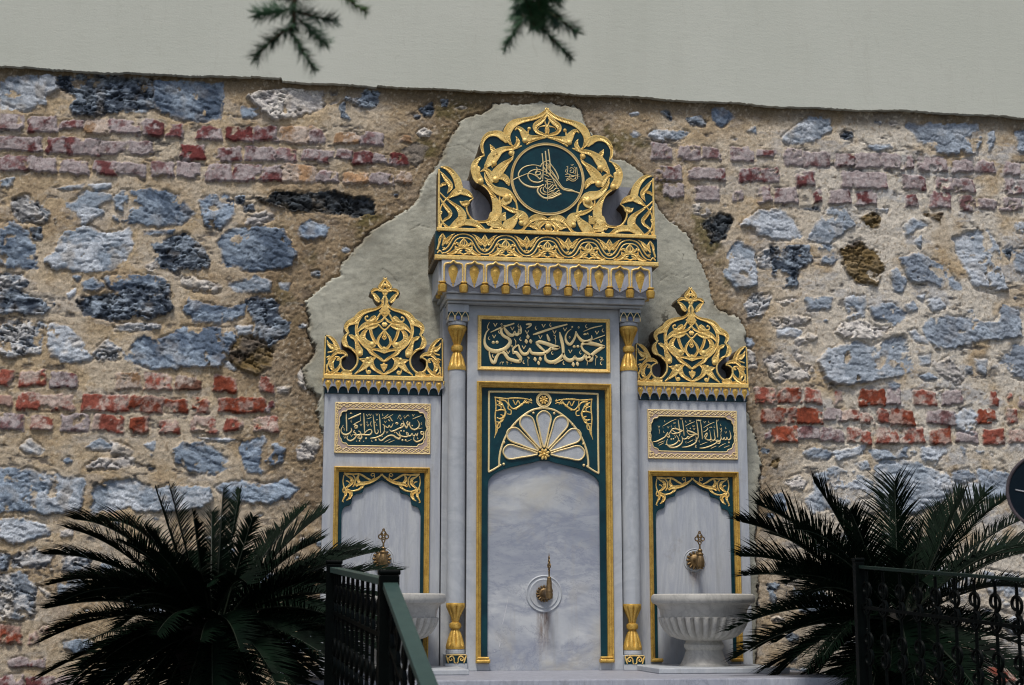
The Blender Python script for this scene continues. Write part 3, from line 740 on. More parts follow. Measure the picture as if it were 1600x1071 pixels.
# the same masonry carries on outside the frame and behind the plants: stones of the same kinds, brick bands at the same heights
for x in np.arange(-4.3, 4.4, 0.165):
    for z in (2.76, 2.86, 2.96, 1.34, 1.44, 1.54):
        b = (x+random.uniform(-.02, .02), z, x+random.uniform(.09, .14), z+0.07)
        pl = [(b[0], b[1]), (b[2], b[3])]
        if (x < -3.05 or x > 3.0) and free(pl): put_brick(random.choice('rmpRp'), *b); mark(pl)
for _ in range(900):
    x = random.uniform(-4.3, 4.4); z = random.uniform(-0.5, 3.25); w = random.uniform(0.03, 0.20); h = w*random.uniform(0.3, 0.6)
    if 2.7 < z+h and z-h < 3.05 or 1.3 < z+h and z-h < 1.63: continue
    if abs(x) < 3.0 and z > 0.55: w *= 0.28; h *= 0.35
    if abs(x) < 3.0 and z > 0.55 and _ % 3: continue
    poly = [(x+w*math.cos(a)*random.uniform(.75, 1.1), z+h*math.sin(a)*random.uniform(.75, 1.1)) for a in np.linspace(0, 2*math.pi, 8)[:-1]]
    if free(poly): mark(poly); allst.append((random.choice('ggllwmd'), poly))
for _ in range(1900):
    x = random.uniform(-4.3, 4.4); z = random.uniform(-0.5, 3.27); w = random.uniform(0.008, 0.038); h = w*random.uniform(0.3, 0.75)
    if 2.72 < z < 3.03 or 1.31 < z < 1.60: continue
    if -1.3 < x < 0.6 and z > 1.3 and random.random() < 0.8: continue
    poly = [(x+w*math.cos(a)*random.uniform(.6, 1.2), z+h*math.sin(a)*random.uniform(.6, 1.2)) for a in np.linspace(0, 2*math.pi, 7)[:-1]]
    if free(poly):
        allst.append((random.choice('gllwwmd'), poly))
        if w > 0.02: mark(poly)
allst.sort(key=lambda t: max(p[0] for p in t[1])-min(p[0] for p in t[1]))
for kd, poly in allst: put_stone(kd, poly)
# plaster patch --------------------------------------------------------
pm = sd_patch > 0.0
edge = sstep(-0.004, 0.010, sd_patch)
ph = 0.020+(n_big-0.5)*0.02+(n_mid-0.5)*0.010+(fbm(GX, GZ, 14, 4, 61, ax=0.5)-0.5)*0.009+(n_gr-0.5)*0.002
hgt = hgt*(1-edge)+ph*edge
pc = np.empty(SH+(3,)); pc[:] = (0.46, 0.45, 0.37)
pc = mixa(pc, (0.38, 0.37, 0.30), sstep(0.4, 0.65, n_mid)); pc = mixa(pc, (0.22, 0.205, 0.16), sstep(0.60, 0.76, fbm(GX, GZ, 7, 5, 71))*0.45)
# black mould by the cornice ends
for mx, mz, mr in ((0.83, 1.95, 0.20), (0.72, 1.80, 0.14), (-0.70, 1.95, 0.10)):
    q = sstep(mr, mr*0.3, np.hypot(GX-mx, (GZ-mz)*1.2))*sstep(0.50, 0.60, fbm(GX, GZ, 16, 5, 81, gain=0.7)); pc = mixa(pc, (0.05, 0.045, 0.035), q*0.9)
# hairline cracks
for pts in ("1030,440 1048,428 1068,434 1077,430 1081,450", "1060,392 1068,398 1066,406", "592,425 598,420 612,430 622,442", "640,360 655,352 672,356", "1112,560 1120,580 1118,600", "700,230 720,226 742,240"):
    pp = [at(*[float(q) for q in s.split(',')], 0.02) for s in pts.split()]
    for a, b in zip(pp, pp[1:]):
        ex, ez = b.x-a.x, b.z-a.z; t = np.clip(((GX-a.x)*ex+(GZ-a.z)*ez)/(ex*ex+ez*ez), 0, 1)
        dd = np.hypot(GX-a.x-t*ex, GZ-a.z-t*ez)+(n_fine-0.5)*0.006; q = sstep(0.005, 0.001, dd)*sstep(0.35, 0.6, n_fine); pc = mixa(pc, (0.14, 0.13, 0.10), q*0.6); hgt -= q*0.003*edge
pc = mixa(pc, (0.25, 0.215, 0.15), sstep(0.035, 0.0, sd_patch)*sstep(0.35, 0.6, n_mid)*0.7)
pc = mixa(pc, (0.28, 0.27, 0.22), sstep(0.60, 0.66, fbm(GX, GZ, 40, 4, 73, gain=0.7))*0.35)
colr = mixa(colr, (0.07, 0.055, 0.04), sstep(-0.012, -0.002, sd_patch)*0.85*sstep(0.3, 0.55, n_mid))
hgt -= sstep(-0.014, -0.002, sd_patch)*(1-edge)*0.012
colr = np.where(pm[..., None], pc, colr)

def mat_wall(name, sc, rough, bs):
    m, nt, b = new_mat(name)
    at_ = nt.nodes.new('ShaderNodeAttribute'); at_.attribute_name = 'tint'
    v = coords(nt); n = noise(nt, v, 160, 4, 0.75); n2 = noise(nt, v, 45, 5, 0.7)
    c = mixc(nt, 1.0, at_.outputs['Color'], ramp(nt, n, [(0.30, 1-sc), (0.5, 1.0), (0.72, 1+sc)]), 'MULTIPLY')
    c = mixc(nt, 1.0, c, ramp(nt, n2, [(0.32, 1-sc*0.6), (0.68, 1+sc*0.5)]), 'MULTIPLY')
    nt.links.new(c, b.inputs['Base Color']); b.inputs['Roughness'].default_value = rough
    b.inputs['Specular IOR Level'].default_value = 0.25
    bump(nt, b, mixc(nt, 0.5, n, n2), bs, 0.006)
    return m
M['masonry'] = mat_wall('masonry', 0.42, 0.92, 0.65)
M['patch'] = mat_wall('patch_plaster', 0.13, 0.85, 0.5)
def grid_part(name, keep, mat, parent):
    """keep: boolean per face; unused vertices dropped"""
    nz, nx = SH; idx = np.arange(nz*nx).reshape(nz, nx)
    q = np.stack([idx[:-1, :-1], idx[:-1, 1:], idx[1:, 1:], idx[1:, :-1]], -1)[keep]
    used = np.unique(q); remap = np.full(nz*nx, -1); remap[used] = np.arange(len(used)); q = remap[q]
    co = np.stack([GX.ravel(), -hgt.ravel(), GZ.ravel()], 1)[used]
    me = bpy.data.meshes.new(name); me.vertices.add(len(co)); me.vertices.foreach_set('co', co.ravel().astype(np.float32))
    me.loops.add(q.size); me.loops.foreach_set('vertex_index', q.ravel().astype(np.int32))
    me.polygons.add(len(q)); me.polygons.foreach_set('loop_start', np.arange(0, q.size, 4, dtype=np.int32))
    me.update(calc_edges=True)
    ca = me.color_attributes.new('tint', 'FLOAT_COLOR', 'POINT')
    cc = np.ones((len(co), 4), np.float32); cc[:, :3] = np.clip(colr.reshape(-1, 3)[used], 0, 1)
    ca.data.foreach_set('color', cc.ravel())
    me.polygons.foreach_set('use_smooth', [True]*len(q))
    me.materials.append(mat)
    o = bpy.data.objects.new(name, me); COL.objects.link(o); o.parent = parent; return o
wall = tag(empty('stone_wall'), 'old rubble wall of grey stones and red brick bands with smooth cream render above', 'wall')
fm = pm[:-1, :-1]
grid_part('masonry', ~fm, M['masonry'], wall)
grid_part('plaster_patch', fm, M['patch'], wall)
core = MB(); core.box(-6.5, 7.0, -0.6, -0.06, -0.6, 3.4); core.build('wall_core', M['earth'], wall)
# smooth render above, its lower edge slightly ragged
def mat_render():
    m, nt, b = new_mat('cream_render'); v = coords(nt)
    n1 = noise(nt, v, 1.2, 5, 0.6); n2 = noise(nt, v, 90, 4, 0.7); n3 = noise(nt, coords(nt, (1, 1, 4)), 12, 5, 0.7)
    c = mixc(nt, ramp(nt, n1, [(0.3, 0), (0.7, 1)]), (0.52, 0.535, 0.465), (0.57, 0.58, 0.51))
    c = mixc(nt, ramp(nt, n3, [(0.55, 0), (0.8, 0.25)]), c, (0.40, 0.40, 0.34))
    c = mixc(nt, ramp(nt, n2, [(0.66, 0), (0.78, 0.5)]), c, (0.30, 0.28, 0.22))
    st_ = noise(nt, coords(nt, (2.5, 1, 0.35)), 2.2, 6, 0.7)
    c = mixc(nt, ramp(nt, st_, [(0.50, 0), (0.70, 0.10)]), c, (0.36, 0.355, 0.30))
    # vertical hairline cracks and dirt drips near the edge
    nc = noise(nt, coords(nt, (1, 1, 0.25)), 3.0, 4, 0.6, 0.6)
    c = mixc(nt, ramp(nt, nc, [(0.497, 0), (0.50, 0.10), (0.503, 0)]), c, (0.28, 0.26, 0.2))
    nt.links.new(c, b.inputs['Base Color']); b.inputs['Roughness'].default_value = 0.85
    b.inputs['Specular IOR Level'].default_value = 0.3
    bump(nt, b, mixc(nt, 0.5, n2, n3), 0.35, 0.006); return m
M['render'] = mat_render()
us = np.arange(-6.5, 7.0, 0.008); lo = []
for x in us:
    e = 3.325+0.006*math.sin(x*3.1)+0.003*math.sin(x*11+1)+random.uniform(-.0022, .0022)+0.007*(vnoise(np.array([x]), np.array([0.0]), 9, 9, 3)[0]-.5)+0.004*(vnoise(np.array([x]), np.array([0.0]), 40, 9, 4)[0]-.5)
    if -1.45 < x < -0.9: e -= 0.012
    if -1.62 < x < -1.45: e += 0.007
    if 1.2 < x < 1.35: e += 0.005
    lo.append((x, e))
ur = MB()
vs = []; fs = []
for x, e in lo: vs += [(x, 0.05, e+0.012), (x, -0.034, e+0.002), (x, -0.044, e+0.004), (x, -0.044, 3.45), (x, -0.044, 5.4), (x, 0.3, 5.4)]
for i in range(len(lo)-1):
    for k in range(5): a = i*6+k; fs.append((a, a+6, a+7, a+1))
ur.add(vs, fs); ur.build('upper_render', M['render'], wall, smooth=True)

# ================================================================ THE FOUNTAIN
AX = 0.028                       # symmetry axis of the middle bay
XL, XR = -0.852, 0.892           # axes of the two wings
D_BODY, D_WING, D_CREST = 0.28, 0.18, 0.41
fo = tag(empty('marble_fountain', (AX, 0, 0)), 'grey marble wall fountain with gilded teal crests and three niches', 'fountain')

def mould(mb, x0, x1, z0, z1, prof, closed=True):
    """gilded moulding: prof = [(inset, depth)], swept round a rectangle (or open at the bottom)"""
    n = len(prof); vs = []
    for o, d in prof:
        vs += [(x0+o, -d, z0+(o if closed else 0)), (x0+o, -d, z1-o), (x1-o, -d, z1-o), (x1-o, -d, z0+(o if closed else 0))]
    fs = []
    for i in range(n-1):
        for k in range(4 if closed else 3):
            k2 = (k+1) % 4; fs.append((i*4+k, i*4+k2, (i+1)*4+k2, (i+1)*4+k))
    mb.add(vs, fs)
def poly_px(win, txt, d): return [zp(win, *[float(q) for q in t.split(',')], d) for t in txt.split()]
def mirror_poly(half, ax): return half+[(2*ax-x, z) for x, z in reversed(half) if abs(x-ax) > 1e-4]

# ---- middle bay: body -------------------------------------------------
bx0, bx1 = span(728, 968.5, 700, D_BODY)
bx0, bx1 = AX-(bx1-bx0)/2, AX+(bx1-bx0)/2
zt = zat(850, 481, D_BODY); ZB = 0.018
fx0, fx1 = span(745, 956, 700, D_BODY); hw = (fx1-fx0)/2; fx0, fx1 = AX-hw, AX+hw
fz1 = zat(850, 598.5, D_BODY)
fzb = zat(850, 1030, D_BODY)
mb = MB()
g = 0.010
mb.prism([(bx0, ZB), (fx0+g, ZB), (fx0+g, fz1-g), (fx1-g, fz1-g), (fx1-g, ZB), (bx1, ZB), (bx1, zt), (bx0, zt)], 0.19, D_BODY)
mb.box(AX-0.555, AX+0.555, 0.0, 0.19, ZB, zt)
body = mb.build('marble_body', M['marble'], fo, bevel=0.003)
# recessed back of the niche
mb = MB(); mb.box(fx0+g, fx1-g, 0.192, 0.245, ZB, fz1-g)
niche = mb.build('niche_back', M['marble_niche'], fo)
# teal arch plate
D_T = 0.262
half = poly_px('F6', '725,852 690,850 650,858 600,872 540,884 470,900 400,915 330,935 270,962 225,990 195,1020 178,1050 172,1090', D_T)
half = [(min(x, AX), z) for x, z in half]; half[0] = (AX, half[0][1])
half.append((half[-1][0], fzb)); half.append((fx0+g+0.001, fzb)); half.append((fx0+g+0.001, fz1-g-0.001))
mb = MB(); mb.prism(mirror_poly(half, AX), 0.246, D_T)
arch = mb.build('arch_plate', M['teal'], fo, bevel=0.0015)
# shell petals seen as marble inside gold outlines
fc = zp('F6', 725, 788, D_T); k6 = px_size(D_T)/6.3
pet_o = MB(); pet_m = MB()
for a in range(7):
    an = R(3+29*a)
    if a > 3: an = R(180)-R(3+29*(6-a))
    L = 405*k6 if a in (0, 6) else 425*k6
    wd = 76*k6
    pts = []
    for s in (-1, 1):
        q = [(70*k6, 6*k6), (L*0.35, 28*k6), (L*0.62, 52*k6), (L*0.80, 70*k6), (L*0.90, 68*k6), (L*0.97, 48*k6), (L*1.015, 20*k6), (L*1.02, 0)]
        q = [(r, s*w) for r, w in q]
        pts = q if s == -1 else pts+q[::-1][1:]
    P = [(fc[0]+r*math.cos(an)-w*math.sin(an), fc[1]+r*math.sin(an)+w*math.cos(an)) for r, w in pts]
    pet_m.prism(P, D_T-0.001, D_T+0.0012)
    pet_o.stroke([(x, z, 17*k6) for x, z in P], D_T+0.0008+0.0004*a, 0.006)
pm_ = pet_m.build('shell_petals', M['marble'], arch)
pet_o.build('petal_outline', M['gold_pale'], arch, smooth=True)
mb = MB()
draw(mb, 'F6', '''725,176,22 500,174,22 300,172,22 188,172,22 182,172,22
183,172,22 183,400,22 183,700,22 180,955,20
180,962,20 215,945,20 250,925,20 300,893,20
284,905,22 285,830,22 300,740,22 335,640,22 385,550,22 450,470,22 530,400,22 620,350,22 725,330,22''', D_T, 0.005, AX)
for k in range(20):
    a = 2*math.pi*k/20; b = 2*math.pi*(k+1)/20
rc = zp('F6', 725, 255, D_T)
rc = (AX, rc[1])
ringp = [(rc[0]+66*k6*math.cos(a), rc[1]+66*k6*math.sin(a), 26*k6) for a in np.linspace(0, 2*math.pi, 25)]
mb.stroke(ringp, D_T+0.001, 0.006)
draw(mb, 'F6', '''o 620,382,13
o 438,485,13
o 331,672,13
o 328,885,14''', D_T, 0.008, AX)
mb.build('gold_line', M['gold_pale'], arch, smooth=True)
def rosette(mb, x, z, r, d, n=8):
    for k in range(n):
        a = 2*math.pi*(k+.5)/n
        mb.stroke([(x+r*0.25*math.cos(a), z+r*0.25*math.sin(a), r*0.2), (x+r*0.62*math.cos(a), z+r*0.62*math.sin(a), r*0.5), (x+r*0.92*math.cos(a), z+r*0.92*math.sin(a), r*0.35)], d, r*0.28, groove=False)
    mb.dome(x, z, r*0.30, d+0.001, r*0.42)
mb = MB(); rosette(mb, rc[0], rc[1], 46*k6, D_T); mb.build('rosette', M['gold'], arch, smooth=True)
mb = MB(); mb.dome(AX, fc[1], 62*k6, D_T, 0.006); mb.build('rosette_disc', M['teal'], arch, smooth=True)
mb = MB(); rosette(mb, AX, fc[1], 58*k6, D_T+0.005); mb.build('rosette', M['gold'], arch, smooth=True)
CS = '''240,228,16 300,238,20 360,240,14 430,236,20 500,238,16 560,246,12 602,262,16 592,240,8
245,235,14 252,320,16 244,420,15 252,520,16 246,590,10 236,628,6
262,262,12 300,285,26 330,330,16 345,385,20 310,455,24 272,500,16 262,560,14 246,600,8
285,255,12 340,262,16 372,300,14 372,340,14 400,358,14 398,395,12 365,392,10
372,250,10 382,300,12 420,340,16 470,325,22 515,290,18 545,272,16
420,255,14 445,300,12 470,262,12 500,310,14 540,255,10 570,290,12
256,360,14 310,352,18 350,368,12 335,410,12 300,400,14
262,430,12 300,440,18 320,420,10
262,300,10 300,320,14 300,350,10
545,285,14 580,275,12 606,285,10
258,470,10 290,480,14 290,520,12 262,540,10
o 448,340,14
o 505,300,13
o 290,290,14
o 300,440,13'''
for sd_ in (1, -1):
    mb = MB(); draw(mb, 'F6', CS, D_T, None, xf=(lambda x, z: (AX+sd_*(x-AX), z)))
    mb.build('corner_scrollwork', M['gold'], arch, smooth=True)
# gilded frame of the niche
mb = MB()
wf = px_size(D_BODY)
prof = [(0, 0.279), (0, 0.296), (0.004, 0.300), (0.010, 0.298), (0.013, 0.289), (0.022, 0.285), (0.025, 0.278), (0.029, 0.276), (0.031, 0.262)]
mould(mb, fx0, fx1, fzb, fz1, prof, closed=False)
for s in (-1, 1):
    xe = fx0 if s < 0 else fx1; xi = xe-s*22*wf
    a, b = min(xe, xi)-0.001, max(xe, xi)+0.001
    mb.frustum(a, b, fzb-0.020, fzb-0.001, 0.279 if False else 0.262, 0.302, 0.006)
    mb.frustum(a+0.004, b-0.006, fzb, fzb+0.012, 0.262, 0.299, 0.004)
mb.build('gilded_frame', M['gold_deep'], fo, bevel=0.001)
mb = MB()
for s in (-1, 1):
    xe = fx0 if s < 0 else fx1; xi = xe-s*22*wf
    mb = MB(); mb.box(min(xe, xi), max(xe, xi), 0.2462, 0.272, ZB, fzb-0.021)
    mb.build('frame_foot', M['marble'], fo, bevel=0.003)

# ---- middle inscription ------------------------------------------------
ix0, ix1 = span(746.5, 953, 540, D_BODY); hw = (ix1-ix0)/2; ix0, ix1 = AX-hw, AX+hw
iz1, iz0 = zat(850, 496.3, D_BODY), zat(850, 581, D_BODY)
mb = MB(); mould(mb, ix0, ix1, iz0, iz1, [(0, 0.279), (0, 0.292), (0.004, 0.297), (0.009, 0.296), (0.012, 0.290), (0.018, 0.289), (0.021, 0.284), (0.021, 0.279)])
panel = MB(); panel.box(ix0+0.012, ix1-0.012, 0.279, 0.2825, iz0+0.012, iz1-0.012)
ip = panel.build('inscription_panel', M['teal'], fo)
mb.build('frame', M['gold'], ip)
DC = 0.2822
LET_C = '''172,165,5 150,215,10 160,245,9
168,240,10 140,275,14 122,330,20 120,390,28 142,440,40 195,475,46 265,482,46 340,455,42 385,410,40 398,372,38 375,342,34 335,322,34 305,290,32 300,248,26 318,215,18 345,200,10
322,205,10 345,250,30 385,298,40 425,308,34 448,270,18
446,265,14 458,300,32 485,296,28 492,250,16
490,240,14 505,285,30 515,240,18 505,200,6
186,275,10 300,225,20 438,180,16
o 214,386,19
o 255,384,19
184,455,12 170,490,14 180,550,22 205,600,36 230,600,38 250,545,32 285,500,26 330,500,36 375,560,38 430,580,38 470,592,40 505,592,34
505,592,30 512,560,36 495,535,40 460,495,36 438,500,28
432,510,18 428,460,24 455,430,22 490,412,12
490,420,16 505,470,26 540,512,36 585,505,30 612,450,16
612,450,14 630,498,32 670,508,36 740,510,36 795,492,34 840,452,32
840,452,26 890,452,40 932,438,26
680,390,26 720,382,38 790,400,42 860,425,42 928,440,30
684,400,24 712,428,30 745,458,26 775,480,20
796,470,12 778,520,18 786,575,32 830,600,38 890,590,38 945,548,34 975,505,26
975,505,30 968,420,34 950,340,34 935,275,12
975,505,28 990,550,38 1030,580,42 1075,575,38 1100,535,20
1100,535,16 1125,570,36 1180,565,36 1212,515,18
1212,520,18 1238,570,46 1278,575,44 1285,535,30
1240,575,36 1300,510,38 1360,465,38 1418,432,28
1172,412,26 1215,392,40 1300,402,44 1420,430,26
1168,425,22 1190,468,26 1230,498,30 1275,530,26
1062,238,6 1020,275,12 998,330,18 1012,385,30 1045,408,32 1075,380,28 1105,320,24 1112,268,16
1112,270,12 1135,320,26 1180,370,36 1235,378,38 1280,350,26 1282,310,8
o 1094,432,18
o 1134,430,18
586,303,12 590,325,40 594,347,12
568,353,12 572,376,40 576,398,12
616,353,12 620,374,40 624,396,12
664,548,12 668,570,38 672,592,12
720,545,12 724,566,38 728,588,12
702,590,12 706,610,36 710,630,12
1080,602,12 1083,625,38 1086,648,12
1124,598,12 1128,620,38 1132,642,12
648,300,14 700,285,24 850,235,24 1015,190,16
1288,358,8 1350,335,12 1424,308,10
1196,266,6 1290,228,14 1396,204,9
878,620,10 925,595,16 972,572,10
572,190,16 600,188,26 625,190,22 605,215,16 572,232,6
800,295,6 810,330,24 822,365,26 805,350,10 792,300,4
884,330,5 892,370,9 892,410,4
1222,300,14 1210,290,10 1198,300,14 1222,300,6 1240,285,12 1245,305,5
o 1072,218,12
440,345,5 458,375,9 456,415,4
1225,570,5 1236,600,9 1232,635,4
1325,530,12 1345,545,9 1328,560,6 1325,635,4
588,545,12 606,558,9 590,570,6 592,640,4
1375,545,9 1400,555,8 1380,575,10 1415,575,5
870,305,9 890,320,9 880,345,5
290,600,6 286,625,4
306,598,9 318,604,7 330,598,6 316,604,6 316,626,4
352,598,6 368,600,9 376,604,5 364,606,5 366,628,4
o 408,612,6'''
def vmark(x, y, s, w=9):
    return '%g,%g,%g %g,%g,%g\n%g,%g,%g %g,%g,%g' % (x-s, y-s, w, x, y+s, w*.8, x+s*1.1, y-s, w*.9, x, y+s*.9, w*.7)
def tick(x, y, s, w=8):
    return '%g,%g,%g %g,%g,%g %g,%g,%g %g,%g,%g' % (x+s*.1, y-s, w*.4, x-s*.4, y, w, x+s*.1, y+s*.8, w*1.2, x+s*.5, y+s*.4, w*.4)
def oval(x, y, s, w=6):
    return '%g,%g,%g %g,%g,%g %g,%g,%g %g,%g,%g %g,%g,%g' % (x, y-s, w, x+s*.7, y, w, x, y+s, w, x-s*.7, y, w, x, y-s, w)
extra = [vmark(x, y, 17, 11) for x, y in ((235, 195), (222, 322), (375, 495), (760, 205), (725, 330), (545, 440), (878, 275), (992, 245), (1050, 485), (1340, 280), (1386, 375), (580, 275), (420, 235))]
extra += [tick(x, y, 22, 9) for x, y in ((490, 205), (678, 228), (835, 195), (510, 350), (280, 270), (168, 340), (212, 530), (545, 600), (855, 500), (1160, 495), (1225, 210), (1406, 255), (980, 610), (1386, 612))]
extra += [oval(x, y, 11) for x, y in ((303, 188), (415, 425), (1142, 222), (1044, 330))]
mb = MB(); draw(mb, 'C5', LET_C, DC, 0.0055, groove=False, flat=True, wmul=1.08)
draw(mb, 'C5', '\n'.join(extra), DC, 0.004, groove=False, flat=True)
mb.build('gilded_lettering', M['gold_pale'], ip, smooth=True)

# ---- crest of the middle bay ------------------------------------------
S1 = poly_px('A4', '1130,70 1105,98 1080,122 1020,170 930,198 800,214 690,232 640,245 585,272 545,305 515,345 495,395 430,400 380,400 330,408 285,425 245,455 215,495 192,545 180,600 185,650 205,700 235,745 200,748 165,755 130,780 95,825 68,885 60,960 62,1010', D_CREST)
S2 = poly_px('A5', '442,150 455,195 475,235 508,268 545,277 580,305 625,350 660,400 682,450 692,500 690,555 678,605 655,640 615,665 570,678 520,680 475,668 435,640 408,600 394,550 398,505 415,470 440,450 462,428 445,400 420,370 390,348 345,325 342,290 330,255 300,195 262,145 225,115 180,92 140,78 105,76 88,84 74,110 72,250 70,500 68,800', D_CREST)
half = S1+S2; half[0] = (AX, half[0][1])
zb_c = zat(856, 367, D_CREST); half[-1] = (half[-1][0], zb_c)
sil = mirror_poly(half, AX)
mb = MB(); mb.prism(sil, 0.29, 0.400)
crest = mb.build('crest', M['gold_dark'], fo)
crest['label'] = 'tall lobed crest with round medallion'
mb = MB(); mb.prism(sil, 0.4005, 0.404); mb.build('crest_ground', M['teal'], crest)
zbk = zat(740, 283, 0.29)
mb = MB(); mb.box(AX-0.50, AX+0.50, 0.02, 0.289, zb_c, zbk)
mb.build('crest_backing', M['marble_dirty_shaded'], fo)
s1 = [(AX+(x-AX)*0.985, z) for x, z in S1 if z > zbk+0.004]; s1[0] = (AX, s1[0][1]-0.01); s1 += [(s1[-1][0], zbk+0.001), (AX, zbk+0.001)]
mb = MB(); mb.prism(mirror_poly(s1, AX), 0.10, 0.2895); mb.build('crest_core', M['gold_dark'], crest)
DG = 0.404
mb = MB()
draw(mb, 'A4', '''1128,92,34 1095,130,46 1040,175,52 960,212,54 870,235,58 780,252,66 700,275,84 640,305,100 595,350,104 565,405,100 555,460,88 570,520,60 600,575,34 632,612,20
640,250,14 570,300,16 530,360,18 512,400,14
555,545,70 510,490,104 450,450,92 380,438,74 310,448,66 258,482,58 222,535,48 204,600,38 208,660,34 224,710,28 240,746,14
240,748,14 195,765,24 150,800,48 112,850,72 95,910,82 98,970,84 118,1030,84 140,1075,84
1130,105,20 1095,170,40 1060,235,56 1010,280,70 955,320,66 945,370,52 985,420,48 1050,448,40 1130,478,24
1130,150,8 1092,200,16 1082,260,18 1100,320,22 1122,360,30 1128,400,34 1130,440,24
1085,335,24 1040,338,16 1000,350,12 990,372,10
1130,478,18 1080,495,26 1000,508,30 900,545,30 830,590,22
668,388,18 705,362,38 750,385,60 790,440,92 830,495,110 900,500,70 980,490,44 1070,492,24
o 805,535,42
850,430,22 852,400,18 862,372,22
o 865,370,28
678,475,8 700,520,36 706,570,56 680,610,54 640,632,34
760,612,16 700,628,34 620,645,52 540,650,62 460,680,84 400,730,120 350,790,130 310,840,96 270,885,60 245,925,28
320,590,12 345,640,50 370,690,70 390,730,80
o 372,855,44
372,850,40 350,890,30 352,915,10
600,680,30 620,700,70 615,735,50
o 612,715,40
650,735,14 620,790,34 570,830,54 510,870,74 450,925,92 400,985,100 372,1040,60
192,968,14 250,950,36 295,985,64 335,1050,76 360,1090,60
240,985,14 250,1030,16 262,1075,18''', DG, None, AX, wmul=1.2)
draw(mb, 'A5', '''492,90,84 486,140,84 500,190,90 528,230,86
o 540,242,40
545,268,24 600,305,26 650,360,34 690,430,56 718,500,84 726,560,94 712,610,92 680,655,84
700,650,70 690,690,90 720,700,80 760,712,50
690,620,90 650,670,56 600,690,30 530,694,24 470,680,22 425,640,20 398,590,18 386,540,18 396,490,18 430,452,16 458,434,10
640,700,50 690,720,76 740,735,60 790,765,44
780,650,90 800,615,50 818,592,16
600,690,20 640,720,40
540,132,10 590,112,34 630,140,56 665,190,70 690,225,80
o 708,222,42
700,190,44 760,185,66 815,205,66 848,255,46 858,285,20
870,28,10 830,60,34 780,110,64 735,150,84 695,195,70
588,150,12 598,200,26 635,265,44 685,320,60 740,350,84 800,365,96 850,380,80 895,410,40 930,460,24 948,520,20 955,580,22
850,395,60 840,440,96 800,475,70 775,500,24
o 835,425,46
755,400,16 755,450,18 770,490,22 820,530,34 880,560,46 930,580,40
905,540,14 950,580,40 1000,620,92 1025,670,96 1005,710,70
o 995,705,32
955,560,18 948,610,26 915,670,74 860,725,110 815,760,90 780,775,40
770,755,30 820,785,30 870,775,26 880,760,20
850,765,20 900,790,24 960,795,24 1010,780,26 1045,740,30 1085,690,44 1130,655,64 1190,640,66 1250,655,44 1296,672,16
1068,742,10 1100,735,36 1140,740,62 1170,755,50 1190,790,30 1215,802,20
1130,745,30 1165,715,56 1205,690,44 1250,672,24 1296,665,12
1296,690,12 1260,700,22 1225,720,36 1200,745,34 1200,775,26 1230,800,20 1262,806,16
o 1297,748,40
1270,715,14 1297,700,14
1240,770,20 1260,795,18 1297,806,18
o 1297,798,22
80,110,22 78,400,22 78,795,24
100,84,16 150,88,34 200,120,50 245,170,60 282,235,74 300,300,76 320,345,60
300,345,80 250,375,66 200,410,30 160,440,18 125,480,16 100,530,16 92,580,16
330,350,70 390,372,60 435,405,34 460,428,10
92,130,10 120,165,26 155,215,44 195,265,50 208,305,44 190,345,26 172,375,8
92,300,20 120,275,30 150,270,30
92,370,14 140,420,18 210,475,26 270,520,40 310,560,60 335,610,80 335,655,84 300,695,84 250,735,70 200,765,40
92,600,14 100,660,18 130,715,22 180,760,30 240,785,30
92,425,10 115,470,22 150,520,36 185,565,40 206,600,36 190,640,28 150,665,26 120,700,18 100,740,14
300,720,60 350,700,60 420,700,64 480,715,60 530,745,48 570,770,30 615,790,10
310,462,10 345,490,46 385,482,50 410,478,26 400,510,14
345,488,30 372,520,24
o 662,778,26
94,600,30 108,580,20
92,745,30 84,700,14''', DG, None, AX, wmul=1.2)
zbar = zat(856, 364.5, D_CREST)
mb.frustum(AX-0.616, AX+0.616, zb_c, zb_c+0.020, 0.404, 0.414, 0.003)
mb.build('gilded_tracery', M['gold'], crest, smooth=True)
